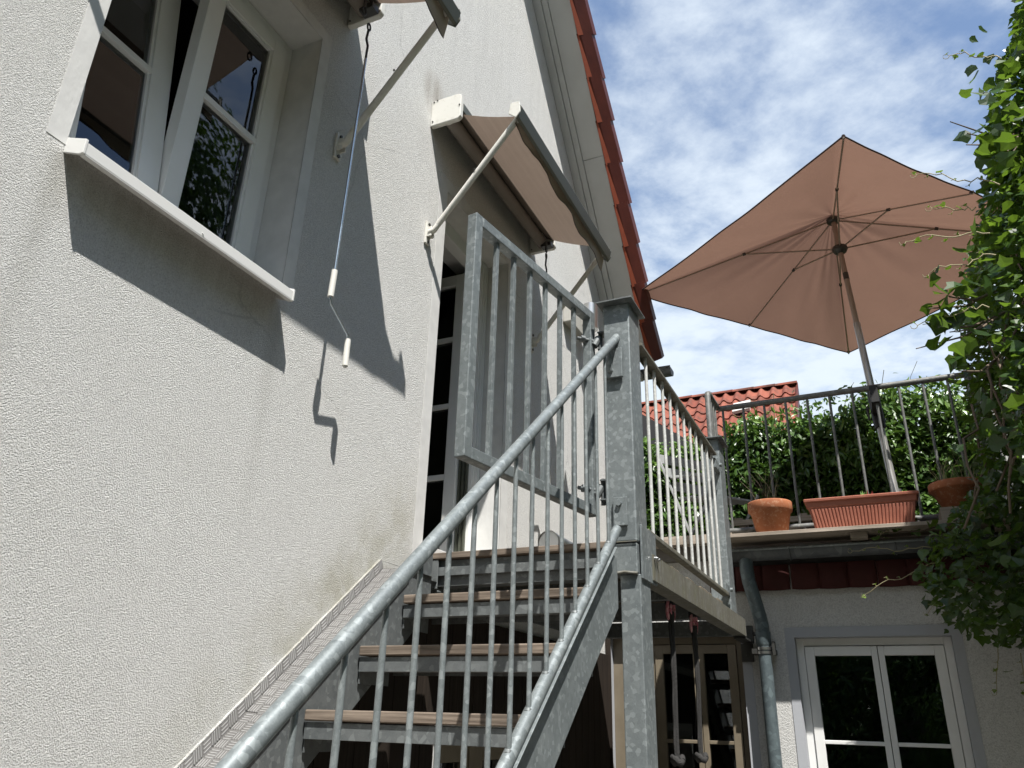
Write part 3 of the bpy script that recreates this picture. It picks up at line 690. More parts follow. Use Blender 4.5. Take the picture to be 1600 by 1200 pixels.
# ------------------------------------------------------------------ landing
ln = thing('landing_platform', 'steel framed landing with wooden planks and square posts in front of the door', 'landing', (-1.3, 3.9, -1.6))
MB().box(-.922, -.808, 2.83, 2.978, .632, 1.648).build('post', m_galv, ln, .006)
MB().box(-.940, -.785, 2.79, 3.0, 1.648, 1.654).box(-.932, -.795, 2.80, 2.99, 1.6541, 1.6545).build('post_cap', m_galv_d, ln, .001)
MB().box(-.915, -.812, 2.836, 2.972, .515, .629).box(-.884, -.806, 2.85, 2.985, -1.6, .515).build('lower_post', m_galv, ln, .004)
w_ = MB().tube([(-.915, 2.834, .515), (-.86, 2.829, .52), (-.812, 2.833, .514)], .006, 6).tube([(-.92, 2.83, .632), (-.81, 2.83, .632)], .002, 5); w_.build('weld_seam', m_galv_moss, ln)
MB().box(-.920, -.808, 4.735, 4.90, .60, 1.665).build('post', m_galv, ln, .006)
MB().box(-.945, -.780, 4.70, 4.93, 1.665, 1.672).build('post_cap', m_galv_d, ln, .001)
# edge beams (channels)
b = MB().box(-.800, -.792, 2.99, 5.08, .512, .612).box(-.866, -.800, 2.99, 5.08, .512, .520).box(-.866, -.800, 2.99, 5.08, .604, .612)
b.build('edge_beam', m_galv_moss, ln, .001)
MB().box(-.806, -.798, 2.86, 3.06, .50, .70).build('splice_plate', m_galv, ln, .001)
for yy in (3.005, 3.035): MB().tube([(-.80, yy, .598), (-.782, yy, .598)], .0085, 6).tube([(-.80, yy, .598), (-.776, yy, .598)], .005, 8).build('bolt', m_steel, ln)
MB().box(-1.69, -.925, 2.862, 2.870, .505, .61).box(-1.69, -.925, 2.870, 2.93, .505, .513).box(-1.69, -.925, 2.845, 2.862, .545, .58).build('front_beam', m_galv_d, ln, .001)
MB().box(-1.745, -1.66, 2.836, 2.844, .49, .611).box(-1.75, -1.66, 2.85, 2.95, .478, .488).build('beam_bracket', m_galv_d, ln, .003)
MB().tube([(-1.705, 2.838, .565), (-1.705, 2.824, .565)], .0095, 6).build('bolt', m_galv, ln)
MB().box(-1.77, -1.755, 2.84, 5.1, .50, .61).build('wall_beam', m_galv_d, ln)
for yy in (3.5, 4.2): MB().box(-1.755, -.866, yy, yy + .05, .515, .60).build('cross_beam', m_galv_d, ln)
MB().box(-1.755, -.80, 5.02, 5.08, .512, .60).build('cross_beam', m_galv_d, ln)
y = 2.832; i = 0
while y < 5.0:
    dx = random.uniform(-.012, .010); dz = random.uniform(-.002, .002)
    MB().box(-1.77, -.822 + dx if y > 2.99 else -.925, y, y + .134, .6125 + dz, .6385 + dz).build('plank', m_deck if i else m_wood, ln, .003); y += .1395; i += 1

# ------------------------------------------------------------------ landing railing
lr_ = thing('landing_railing', 'short railing of pale weathered bars along the landing side', 'railing', (-.82, 3.8, .7))
MB().box(-.843, -.800, 2.985, 4.60, 1.512, 1.527).box(-.843, -.838, 2.985, 4.60, 1.49, 1.512).build('top_rail', m_galv_moss, lr_, .002)
MB().box(-.840, -.803, 2.985, 4.66, .690, .712).build('bottom_rail', m_galv_moss, lr_, .004)
for i in range(11):
    y = 3.115 + .1425 * i
    MB().tube([(-.8215, y, .712), (-.8215, y, 1.512)], .0077, 10).build('baluster', m_white_rail, lr_)
MB().box(-.835, -.81, 4.60, 4.735, 1.44, 1.50).tube([(-.80, 4.665, 1.47), (-.785, 4.665, 1.47)], .012, 8).build('rail_clamp', m_galv, lr_, .002)
MB().box(-.835, -.81, 4.62, 4.735, .70, .76).tube([(-.80, 4.69, .73), (-.785, 4.69, .73)], .012, 8).build('rail_clamp', m_galv, lr_, .002)

# ------------------------------------------------------------------ gate
gt_ = thing('steel_gate', 'open galvanised bar gate hanging at the top of the stair', 'gate', (-.99, 2.87, .7))
g0 = Vector((-.992, 2.872, 0)); g1 = Vector((-1.128, 2.010, 0)); gd = (g1 - g0).normalized(); gz0, gz1 = .745, 1.644
gn = Vector((0, 0, 1)).cross(gd)
def gp(s, z, o=0): return g0 + gd * s + gn * o + Vector((0, 0, z))
GL = (g1 - g0).length
MB().bar(gp(0.02, gz0 - .0), gp(.02, gz1 + 0), .04, .04, up=gn).build('hinge_stile', m_galv, gt_, .003)
MB().bar(gp(GL - .02, gz0), gp(GL - .02, gz1), .04, .04, up=gn).build('lock_stile', m_galv, gt_, .003)
MB().bar(gp(.04, gz1 - .02), gp(GL - .04, gz1 - .02), .04, .04).build('top_bar', m_galv, gt_, .003)
MB().bar(gp(.04, gz0 + .02), gp(GL - .04, gz0 + .02), .04, .04).build('bottom_bar', m_galv, gt_, .003)
for i in range(6):
    s_ = .04 + (GL - .08) * (i + 1) / 7
    MB().bar(gp(s_, gz0 + .04), gp(s_, gz1 - .04), .016, .016, up=gn).build('gate_bar', m_galv, gt_, .001)
for z in (.845, 1.50):
    h = MB().box(-.955, -.922, 2.845, 2.905, z - .042, z - .036).box(-.955, -.922, 2.845, 2.905, z + .036, z + .042).tube([(-.95, 2.872, z - .055), (-.95, 2.872, z + .05)], .010, 8)
    h.tube([(-1.03, 2.80, z + .005), (-.95, 2.872, z)], .008, 8).tube([(-1.018, 2.812, z + .005), (-1.004, 2.824, z + .004)], .016, 6).tube([(-.972, 2.852, z - .02), (-.955, 2.868, z + .02)], .017, 10)
    h.build('hinge', m_galv_d, gt_, .001)

# pipe lying on landing
t = thing('steel_flue_pipe', 'short bright steel tube lying on the landing planks by the post', 'pipe', (-1.2, 3.1, .64))
MB().tube([(-1.235, 3.00, .690), (-1.235, 3.75, .690)], .047, 28, caps=False).tube([(-1.235, 3.75, .690), (-1.235, 3.0, .690)], .045, 28, caps=False).tube([(-1.235, 3.00, .690), (-1.235, 3.012, .690)], .049, 28, caps=False).build('tube_body', m_steel, t)
MB().tube([(-1.235, 3.004, .690), (-1.235, 3.01, .690)], .0455, 28).build('end_plug', m_steel, t)

# ------------------------------------------------------------------ back building
YB = 5.42
bk = thing('rear_annex', 'low grey white plastered annex carrying the roof terrace', 'building', (.2, YB, -1.6))
bh = [(-1.77, -.885, -1.6, .555), (-.555, .322, -.45, .536)]
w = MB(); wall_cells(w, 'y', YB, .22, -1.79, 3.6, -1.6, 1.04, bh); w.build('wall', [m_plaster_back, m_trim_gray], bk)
MB().box(3.6, 3.9, YB, 10, -1.6, 1.04).build('side_wall', m_plaster_back, bk)
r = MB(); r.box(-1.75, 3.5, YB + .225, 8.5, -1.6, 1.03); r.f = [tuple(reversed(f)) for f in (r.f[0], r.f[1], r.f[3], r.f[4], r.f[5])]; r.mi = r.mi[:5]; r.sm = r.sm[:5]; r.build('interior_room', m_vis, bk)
b = MB(); (a0, a1, z0, z1) = bh[1]
b.box(a0 - .055, a0, YB - .005, YB, z0, z1 + .06).box(a1, a1 + .055, YB - .005, YB, z0, z1 + .06).box(a0, a1, YB - .005, YB, z1, z1 + .06)
b.build('window_surround', m_trim_gray, bk)
b = MB(); (a0, a1, z0, z1) = bh[0]; b.box(a1, a1 + .06, YB - .005, YB, z0, z1 + .0).build('door_surround', m_trim_gray, bk)
def backwin(name, a0, a1, z0, z1, mull, bars, mat, yf=YB + .075, stile=.055, cat=None):
    f = MB().box(a0, a0 + .045, yf, yf + .07, z0, z1).box(a1 - .045, a1, yf, yf + .07, z0, z1).box(a0 + .045, a1 - .045, yf, yf + .07, z1 - .045, z1).box(a0 + .045, a1 - .045, yf, yf + .07, z0, z0 + .045)
    wo = f.build(name, mat, bk, .003)
    lv = [(a0 + .048, mull - .002), (mull + .002, a1 - .048)]
    for (b0, b1) in lv:
        y0 = yf - .012; y1 = yf + .045; c0, c1 = b0 + stile, b1 - stile * .62 if b1 == mull - .002 else b1 - stile
        if b0 == mull + .002: c0 = b0 + stile * .62
        q0, q1 = z0 + .05, z1 - .05; r0, r1 = q0 + .06, q1 - .055
        s_ = MB().box(b0, c0, y0, y1, q0, q1).box(c1, b1, y0, y1, q0, q1).box(c0, c1, y0, y1, r1, q1).box(c0, c1, y0, y1, q0, r0)
        for bz in bars: s_.box(c0, c1, y0 + .003, y0 + .03, bz - .011, bz + .011)
        s_.build('sash', mat, wo, .003)
        MB().box(c0 - .004, c1 + .004, y0 + .022, y0 + .026, r0 - .004, r1 + .004).build('pane', m_glass, wo)
backwin('window', bh[1][0], bh[1][1], bh[1][2], bh[1][3], -.088, (-.06,), m_white)
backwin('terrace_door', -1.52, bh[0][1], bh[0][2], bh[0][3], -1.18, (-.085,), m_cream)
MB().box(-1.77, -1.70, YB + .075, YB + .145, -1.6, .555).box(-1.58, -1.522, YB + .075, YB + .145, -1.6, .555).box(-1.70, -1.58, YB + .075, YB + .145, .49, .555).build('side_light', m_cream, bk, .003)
MB().box(-1.70, -1.58, YB + .10, YB + .104, -1.6, .49).build('pane', m_glass, bk)
# hung tile course below the gutter
ht = MB(); n = 8
vs = []
for k, zz_ in enumerate((.825, .985)):
    for j in range(n + 1):
        a = j / n; yy = -.012 * math.sin(math.pi * a) ** .7 - (.022 if k == 0 else .004)
        vs.append((a * .171, yy, zz_ + (-.006 * math.sin(math.pi * a) if k == 0 else 0)))
for k, zz_ in enumerate((.825, .985)):
    for j in range(n + 1): v = vs[k * (n + 1) + j]; vs.append((v[0], v[1] + .012, v[2]))
m1 = n + 1
ht.add(vs, [(j, j + 1, m1 + j + 1, m1 + j) for j in range(n)] + [(2 * m1 + j + 1, 2 * m1 + j, 3 * m1 + j, 3 * m1 + j + 1) for j in range(n)] + [(j + 1, j, 2 * m1 + j, 2 * m1 + j + 1) for j in range(n)] + [(0, m1, 3 * m1, 2 * m1), (n, 2 * m1 + n, 3 * m1 + n, m1 + n)], 0, True)
htm = ht.mesh('hung_tile', m_tile_hung)
x = -1.05; i = 0
while x < 3.4:
    o = shared('hung_tile', htm, bk); o.location = (x, YB - .016 - random.uniform(0, .006), random.uniform(-.003, .003)); o.rotation_euler = (0, random.uniform(-.006, .006), 0); x += .172
MB().box(-1.05, 3.6, YB - .012, YB - .001, .985, 1.03).build('wall_plate', m_fascia, bk)
# terrace slab & edges
MB().box(-1.79, 3.6, 5.34, 9.4, 1.04, 1.13).build('terrace_slab', m_terr, bk)
MB().box(-1.79, -.86, 5.27, 5.335, 1.13, 1.19).build('terrace_edge_board', m_board, bk, .003)
for i in range(26):
    MB().box(-1.79, 3.5, 5.42 + .152 * i, 5.42 + .152 * i + .142, 1.134, 1.16).build('deck_board', m_deck, bk)
# gutter
gy, gz = 5.205, 1.045; R_ = .062
g = MB(); prof = [(gy + R_ * math.cos(t), gz + R_ * math.sin(t)) for t in [math.pi + math.pi * j / 12 for j in range(13)]]
g.add([(x, a, c) for x in (-.93, 3.4) for a, c in prof], [(j, j + 1, 14 + j, 13 + j) for j in range(12)], 0, True)
g.add([(-.93, a, c) for a, c in prof], [tuple(reversed(range(13)))])
gut = g.build('gutter', m_zinc, bk)
MB().tube([(-.94, gy - R_, gz), (3.4, gy - R_, gz)], .0085, 10).build('gutter_bead', m_galv, gut)
for x in (-.50, .10, .75, 1.4, 2.1): 
    MB().tube([(x, gy + (R_ + .003) * math.cos(t), gz + (R_ + .003) * math.sin(t)) for t in [math.pi + math.pi * j / 10 for j in range(11)]], .0055, 6).build('gutter_bracket', m_zinc, gut)

# ------------------------------------------------------------------ downpipe
dp = thing('downpipe', 'zinc downpipe with swan neck between the two annex openings', 'pipe', (-.72, 5.3, -1.6))
MB().tube([(-.775, 5.205, 1.00), (-.775, 5.205, .925), (-.770, 5.212, .86), (-.752, 5.245, .76), (-.735, 5.285, .66), (-.728, 5.30, .60), (-.727, 5.302, .52)], .043, 20).build('swan_neck', m_zincpipe, dp)
MB().tube([(-.727, 5.302, .56), (-.727, 5.302, .49), (-.727, 5.302, .475)], .046, 20, radii=[.047, .047, .040]).build('pipe_socket', m_zincpipe, dp)
MB().tube([(-.727, 5.302, .49), (-.727, 5.302, -1.6)], .0395, 20).build('pipe', m_zincpipe, dp)
MB().tube([(-.727, 5.302, .468), (-.727, 5.302, .452)], .045, 20).tube([(-.727, 5.302, .444), (-.727, 5.302, .428)], .0445, 20).build('pipe_collar', m_steel, dp)
MB().box(-.69, -.665, 5.29, YB, .43, .46).box(-.80, -.765, 5.28, YB, .43, .46).box(-.675, -.66, 5.27, 5.32, .42, .50).build('pipe_clamp', m_darkmetal, dp)
MB().box(-.84, -.79, 5.30, 5.345, .50, .60).tube([(-.80, 5.32, .55), (-.76, 5.31, .55)], .012, 8).build('stay_bracket', m_darkmetal, dp)
t = thing('wall_anchor_plate', 'small dark steel anchor plate fixing the landing beam to the annex wall', 'bracket', (-.84, YB, .44))
MB().box(-.885, -.81, YB - .02, YB - .006, .39, .50).build('plate', m_darkmetal, t, .002)
MB().box(-.87, -.80, 5.08, YB - .02, .50, .512).tube([(-.847, YB - .02, .44), (-.847, YB - .035, .44)], .012, 6).build('angle', m_darkmetal, t)

# ------------------------------------------------------------------ shelf board, pots
t = thing('shelf_board', 'long grey weathered board carrying the flower pots above the gutter', 'board', (-.2, 5.1, 1.1))
MB().box(-.86, .95, 5.0, 5.30, 1.098, 1.121).build('board', m_board, t, .002)
MB().box(-.135, -.04, 5.06, 5.335, 1.062, 1.097).build('support_block', m_board, t, .002)
MB().box(.62, .70, 5.06, 5.335, 1.062, 1.097).build('support_block', m_board, t, .002)
def pot(c, R0, R1, h, label, group=None):
    t = thing('flower_pot', label, 'flower pot', c, group)
    rim = h * .30
    MB().lathe(c, [(0, .001), (R1, .001), (R1 + (R0 * .9 - R1) * .97, h - rim), (R0 * .955, h - rim), (R0, h - rim + .008), (R0 * 1.0, h - .006), (R0 * .985, h), (R0 * .88, h), (R0 * .86, h - .03), (R0 * .84, h - .05)], 48).build('pot_body', m_pot, t)
    MB().lathe(c, [(0, h - .035), (R0 * .86, h - .035)], 32).build('soil', m_soil, t)
    return t
p1 = pot((-.585, 5.125, 1.122), .136, .093, .205, 'round terracotta pot standing left of the long ribbed planter', 'terracotta pots on the terrace edge')
p2 = pot((.475, 5.13, 1.20), .150, .085, .155, 'wide terracotta pot with grass, half hidden by ivy right of the planter', 'terracotta pots on the terrace edge')
MB().box(.36, .60, 5.03, 5.25, 1.121, 1.20).build('pot_stand', m_board, p2)
# long ribbed planter
t = thing('planter_box', 'long ribbed terracotta coloured planter box under the parasol pole', 'planter', (-.05, 5.12, 1.122))
bx = MB(); x0, x1, y0, y1, zb, zt = -.365, .262, 5.03, 5.225, 1.122, 1.310
def lip_(dx, z): return [(x0 - dx, y0 - dx, z), (x1 + dx, y0 - dx, z), (x1 + dx, y1 + dx, z), (x0 - dx, y1 + dx, z)]
rings = [lip_(-.040, zb), lip_(-.018, zt - .055), lip_(-.010, zt - .05), lip_(-.006, zt - .018), lip_(.006, zt - .016), lip_(.008, zt - .004), lip_(.003, zt), lip_(-.016, zt), lip_(-.02, zt - .03)]
for a, b in zip(rings, rings[1:]): bx.add(a + b, [(i, (i + 1) % 4, 4 + (i + 1) % 4, 4 + i) for i in range(4)])
bx.add(lip_(-.04, zb), [(3, 2, 1, 0)]); pb = bx.build('box_body', m_box, t, .003)
MB().add(lip_(-.019, zt - .028), [(0, 1, 2, 3)]).build('soil', m_soil, t)
rb = MB(); N = 29
for i in range(N):
    f = (i + .5) / N; xb_ = x0 + .046 + f * (x1 - x0 - .092); xt_ = x0 + .026 + f * (x1 - x0 - .052)
    rb.bar((xb_, y0 + .037, zb + .012), (xt_, y0 + .0185, zt - .062), .0125, .010, up=(0, 1, 0))
ro = rb.build('rib_relief', m_box, t, .002); ro['kind'] = 'stuff'
MB().box(-.02, .01, y0 + .036, y0 + .05, zb + .001, zb + .010).build('drain_notch', m_black, t)
def sprouts(name, label, c, w_, n, hgt, mats, par_thing=None):
    t = thing(name, label, 'plant', c)
    s = MB()
    for i in range(n):
        bx_ = c[0] + random.uniform(-w_, w_); by = c[1] + random.uniform(-.04, .04); h = hgt * random.uniform(.5, 1.1)
        a = random.uniform(0, 6.28); l = h * random.uniform(.1, .5)
        p = [(bx_ + math.cos(a) * l * q ** 2, by + math.sin(a) * l * q ** 2, c[2] + h * q) for q in (0, .33, .66, 1)]
        s.tube(p, .002, 4, False, mi=random.randrange(len(mats)), radii=[.002, .0017, .0013, .0006])
    s.build('stems', mats, t, kind='stuff'); return t
sprouts('dry_stems', 'thin dry stems sticking out of the left round pot', (-.60, 5.125, 1.29), .07, 16, .30, [m_stem, m_stem_l])
m_green = M('young_green', .5, 0, (.12, .22, .04)); m_redl = M('red_leaf', .5, 0, (.30, .03, .03))
tg = sprouts('grass_tuft', 'green grass blades growing in the wide pot beside the ivy', (.475, 5.13, 1.32), .10, 46, .20, [m_green, m_stem_l])
tt = thing('small_seedling', 'small red and green seedling in the long planter box', 'plant', (-.02, 5.12, 1.28))
lf = MB()
for i in range(16):
    a = random.uniform(0, 6.28); b0 = Vector((-.02 + random.uniform(-.035, .035), 5.10 + random.uniform(-.02, .02), 1.285)); tip = b0 + Vector((math.cos(a) * .02, math.sin(a) * .02, random.uniform(.03, .075)))
    w2 = Vector((math.cos(a + 1.57), math.sin(a + 1.57), 0)) * .008; md = (b0 + tip) / 2 + Vector((math.cos(a) * -.004, math.sin(a) * -.004, 0))
    lf.add([b0, md + w2, tip, md - w2], [(0, 1, 2, 3)], i % 3 == 0)
for i in range(12):
    c0 = Vector((random.uniform(-.30, .22), 5.10 + random.uniform(-.03, .03), 1.288)); a = random.uniform(0, 6.28)
    lf.add([c0, c0 + Vector((.012 * math.cos(a), .012 * math.sin(a), .01)), c0 + Vector((.004, .004, .028)), c0 + Vector((-.012 * math.sin(a), .01, .012))], [(0, 1, 2, 3)], 1)
lf.build('leaves', [m_green, m_redl], tt, kind='stuff')

# ------------------------------------------------------------------ terrace railings
tr1 = thing('terrace_railing', 'long grey tube railing with thin bars across the roof terrace edge', 'railing', (-.1, 5.3, 1.13))
MB().tube([(-.885, 5.3, 2.083), (.675, 5.3, 2.100)], .0195, 20).build('top_rail', m_darkrail, tr1)
MB().tube([(-.885, 5.3, 1.205), (.675, 5.3, 1.205)], .0195, 20).build('bottom_rail', m_darkrail, tr1)
for i, x in enumerate([-.855 + .1415 * k for k in range(11)]):
    MB().tube([(x, 5.3, 1.215), (x, 5.3, 2.075)], .0085, 10).build('baluster', m_darkrail, tr1)
for x in (-.40, .25): MB().tube([(x, 5.3, 1.13), (x, 5.3, 1.20)], .016, 10).build('foot', m_darkrail, tr1)
MB().tube([(.675, 5.3, 1.13), (.675, 5.3, 2.115)], .021, 16).build('end_post', m_darkrail, tr1)
tr2 = thing('return_railing', 'short tube railing joining the rear landing post to the terrace railing', 'railing', (-.89, 5.1, 1.6))
MB().tube([(-.893, 4.965, 1.60), (-.893, 4.965, 2.05), (-.893, 4.975, 2.075), (-.892, 5.0, 2.086), (-.888, 5.29, 2.086)], .0195, 16).build('top_rail', m_darkrail, tr2)
for y in (5.06, 5.13, 5.20): MB().tube([(-.892, y, 1.25), (-.892, y, 2.075)], .0075, 8).build('baluster', m_darkrail, tr2)
MB().tube([(-.892, 4.92, 1.24), (-.892, 5.29, 1.24)], .012, 8).build('bottom_rail', m_darkrail, tr2)
tr3 = thing('side_railing', 'grey bar railing turning back along the right side of the terrace', 'railing', (.8, 5.8, 1.2))
pa = Vector((.70, 5.36, 0)); pb_ = Vector((.93, 6.10, 0))
MB().tube([pa + Vector((0, 0, 2.10)), pb_ + Vector((0, 0, 2.10))], .0195, 12).build('top_rail', m_darkrail, tr3)
MB().tube([pa + Vector((0, 0, 1.25)), pb_ + Vector((0, 0, 1.25))], .0195, 12).build('bottom_rail', m_darkrail, tr3)
for i in range(9):
    q = pa.lerp(pb_, i / 8); MB().tube([q + Vector((0, 0, 1.25)), q + Vector((0, 0, 2.1))], .0085, 8).build('baluster', m_white_rail, tr3)

# ------------------------------------------------------------------ parasol
um = thing('patio_parasol', 'large faded terracotta parasol with a grey pole on the roof terrace', 'parasol', (.165, 5.46, 1.16))
apex = Vector((.055, 5.77, 3.80)); cA = Vector((.172, 4.20, 3.30)); cB = Vector((-1.526, 5.566, 3.30)); cC = Vector((.020, 7.38, 3.30)); cD = Vector((1.66, 6.0, 3.30))
m1_, m2_ = (cB + cC) / 2, (cA + cD) / 2
foot = Vector((.168, 5.44, 1.16)); run = foot.lerp(apex, .865)
MB().tube([foot, foot.lerp(apex, .60)], .024, 20).build('lower_pole', m_pole, um)
MB().tube([foot.lerp(apex, .585), apex - Vector((0, 0, .03))], .0195, 20).build('upper_pole', m_rib, um)
MB().tube([foot.lerp(apex, .752), foot.lerp(apex, .775)], .0205, 16).build('pole_band', m_darkmetal, um)
ring = [(cA, 'c'), (m2_, 'm'), (cD, 'c'), (cC, 'c'), (m1_, 'm'), (cB, 'c')]
cv = MB(); NS = 26; NR = 18; pts = []
for k in range(6):
    a, b = ring[k][0], ring[(k + 1) % 6][0]
    for j in range(NS):
        s_ = j / NS
        for i in range(NR + 1):
            r = i / NR
            e_ = a.lerp(b, s_); cen = (apex)
            # sides bow inwards a little, cloth sags between ribs
            mid = math.sin(math.pi * s_)
            inw = (Vector((.055, 5.77, 3.3)) - e_) * .010 * mid * r
            p = cen.lerp(e_, r) + inw - Vector((0, 0, .048 * mid * math.sin(math.pi * r) + .012 * mid * r * r))
            p.z += .010 * math.sin(31 * s_ + k) * math.exp(-r * 4.5) * r * 8 * mid + .004 * math.sin(17 * s_ + 9 * r + k * 2) * mid
            pts.append(p)
tot = 6 * NS
cv.add(pts, [(k * (NR + 1) + i, k * (NR + 1) + i + 1, ((k + 1) % tot) * (NR + 1) + i + 1, ((k + 1) % tot) * (NR + 1) + i) for k in range(tot) for i in range(NR)], 0, True)
can = cv.build('canopy', m_umb, um)
edge = [pts[k * (NR + 1) + NR] for k in range(tot)]
MB().tube(edge + [edge[0]], .0055, 6, False).build('hem', m_umb_hem, can)
for (e_, ty) in ring:
    a = apex - Vector((0, 0, .055)); off = Vector((0, 0, -.022))
    MB().tube([a, e_ + off * .5], .0062 if ty == 'c' else .0055, 8).build('rib', m_rib, um)
    j = a.lerp(e_ + off * .5, .44); MB().tube([run, j], .006, 8).build('strut', m_rib, um)
    MB().tube([j - (e_ - a).normalized() * .012, j + (e_ - a).normalized() * .012], .0125, 8).build('strut_joint', m_darkmetal, um)
    MB().tube([e_.lerp(a, .018), e_], .012, 8).build('rib_tip', m_umb_hem, um)
MB().lathe(tuple(apex - Vector((0, 0, .085))), [(0, 0), (.035, 0), (.05, .015), (.05, .04), (.03, .05), (0, .05)], 16).build('top_hub', m_darkmetal, um)
MB().lathe(tuple(run - Vector((0, 0, .03))), [(.018, -.015), (.045, 0), (.058, .025), (.055, .045), (.03, .055), (.018, .055)], 20).build('runner_hub', m_darkmetal, um)
MB().lathe((.165, 5.55, 1.16), [(0, 0), (.24, 0), (.24, .05), (.04, .07), (.035, .30), (0, .30)], 28).build('base', m_darkmetal, um)
# clamp on railing
k0 = foot.lerp(apex, .335); k1 = foot.lerp(apex, .385)
t = thing('parasol_clamp', 'black plastic clamp fastening the parasol pole to the terrace railing', 'clamp', tuple(k0))
MB().tube([foot.lerp(apex, .275), foot.lerp(apex, .295), foot.lerp(apex, .37), foot.lerp(apex, .385)], .036, 20, radii=[.034, .038, .038, .033]).build('clamp_sleeve', m_black, t)
q = foot.lerp(apex, .318)
MB().box(q.x - .062, q.x - .048, q.y - .055, q.y - .04, q.z - .06, q.z + .035).tube([(q.x - .055, q.y - .06, q.z + .02), (q.x - .055, q.y + .0, q.z + .02)], .012, 8).build('clamp_lever', m_darkmetal, t, .003)
MB().box(q.x - .03, q.x + .02, 5.27, q.y - .02, q.z - .02, q.z + .10).build('clamp_jaw', m_black, t, .004)

# ------------------------------------------------------------------ terrace chair, seen through the bars
ch = thing('folding_chair', 'pale grey folding garden chair on the terrace behind the pale bars', 'chair', (-1.2, 5.75, 1.16))
for sx in (0, .30):
    MB().bar((-1.42 + sx * .9, 5.60 + sx, 1.90), (-1.17 + sx * .9, 5.60 + sx, 1.18), .030, .018).build('back_leg', m_chair, ch, .003)
    MB().bar((-1.02 + sx * .9, 5.62 + sx, 1.60), (-1.25 + sx * .9, 5.62 + sx, 1.18), .030, .018).build('front_leg', m_chair, ch, .003)
for k in range(3): MB().bar((-1.40 + .045 * k, 5.60, 1.86 - .11 * k), (-1.40 + .045 * k + .27, 5.90, 1.86 - .11 * k), .012, .07).build('back_slat', m_chair, ch, .003)
for k in range(4): MB().bar((-1.26 + .07 * k, 5.60, 1.545), (-1.26 + .07 * k + .27, 5.90, 1.545), .052, .016).build('seat_slat', m_chair, ch, .003)
MB().bar((-1.32, 5.58, 1.70), (-1.04, 5.58, 1.70), .03, .02).build('armrest', m_chair, ch, .003)
bn = thing('wooden_bench', 'low slatted wooden bench on the terrace behind the left round pot', 'bench', (-.5, 5.9, 1.16))
MB().box(-.95, .25, 5.85, 5.88, 1.37, 1.41).build('front_rail', m_board, bn, .003)
for k in range(8): MB().box(-.93 + .15 * k, -.87 + .15 * k, 5.86, 6.25, 1.411, 1.428).build('slat', m_board, bn, .002)
for x in (-.9, .18): MB().box(x, x + .04, 5.885, 5.925, 1.16, 1.37).build('leg', m_board, bn, .002)

# ------------------------------------------------------------------ ropes under landing
def rope(y, ztop, zbot, label):
    x = -.885
    t = thing('climbing_rope', label, 'rope', (x, y, ztop), 'dark ropes hanging from the landing beam')
    MB().tube([(x, y, .53), (x, y, ztop + .035)], .016, 10).box(x - .02, x + .02, y - .02, y + .02, .505, .53).build('hanger', m_black, t)
    e = MB(); n = 16
    for r_, off in ((.0075, 0),):
        P = [(x + .008 * math.cos(a), y + .026 * math.cos(a), ztop - .02 + .052 * math.sin(a)) for a in [i * 2 * math.pi / n for i in range(n + 1)]]
        e.tube(P, r_, 8, False)
    for dx in (-.010, .010):
        P = [(x + dx + .004 * math.cos(a), y + .020 * math.cos(a), ztop - .02 + .045 * math.sin(a)) for a in [i * 2 * math.pi / n for i in range(n + 1)]]
        e.tube(P, .004, 6, False)
    e.bar((x, y - .02, ztop - .03), (x, y + .02, ztop + .01), .014, .006).bar((x, y + .02, ztop - .045), (x, y - .018, ztop - .01), .014, .006)
    e.build('thimble', m_pink, t)
    P = []; L = ztop - .03 - zbot
    for i in range(26):
        s_ = i / 25; P.append((x + .006 * math.sin(s_ * 5), y + .012 * math.sin(s_ * 4.2 + y), ztop - .03 - L * s_))
    MB().tube(P, .0115, 10, radii=[.017 if i < 2 else (.0125 if i < 5 else .0105) for i in range(26)]).build('rope_strand', m_rope, t)
    MB().tube([(p[0] - .004, p[1] - .018 - .004 * math.sin(i), p[2]) for i, p in enumerate(P[2:])], .0055, 6).build('thin_cord', m_rope, t)
    MB().tube([(P[-1][0] + .02 * math.cos(a), P[-1][1] + .02 * math.sin(a), zbot + .012 * math.sin(2 * a)) for a in [i * math.pi / 5 for i in range(11)]], .014, 8).build('knot', m_rope, t)
    return t
rope(3.60, .502, -.13, 'dark hanging rope with pink thimble, the nearer to the square post')
rope(4.06, .492, -.13, 'dark hanging rope with pink thimble, farther from the square post')

# ------------------------------------------------------------------ neighbour house with pantile roof
nh = thing('neighbour_house', 'distant house with weathered red pantile roof behind the hedge', 'house', (-4, 13, -1.6))
ridge = Vector((-.86, 13.2, 5.44)); P_ = math.radians(44)
dn = Vector((0, -math.cos(P_), -math.sin(P_))); nn = Vector((0, -math.sin(P_), math.cos(P_)))
MB().prism([ridge + Vector((-9, 0, 0)), ridge, ridge + dn * 3.6, ridge + dn * 3.6 + Vector((-9, 0, 0))], -nn * .1).build('roof', m_tile_dark, nh)
MB().prism([ridge + Vector((-9, .01, 0)), ridge + Vector((0, .01, 0)), ridge + Vector((0, 2.6, -2.5)), ridge + Vector((-9, 2.6, -2.5))], (0, 0, -.1)).build('rear_roof', m_tile_dark, nh)
MB().prism([(-1.1, 13.2, 5.2), (-1.1, 10.7, 2.9), (-1.1, 10.7, -1.6), (-1.1, 15.7, -1.6), (-1.1, 15.7, 2.9)], (-8, 0, 0)).build('wall', m_plaster_back, nh)
MB().prism([ridge + nn * .0 + Vector((.0, 0, .05)), ridge + dn * 3.6 + Vector((0, 0, .05)), ridge + dn * 3.6 - Vector((0, 0, .18)), ridge - Vector((0, 0, .18))], (.03, 0, 0)).build('verge_board', m_tile_dark, nh)
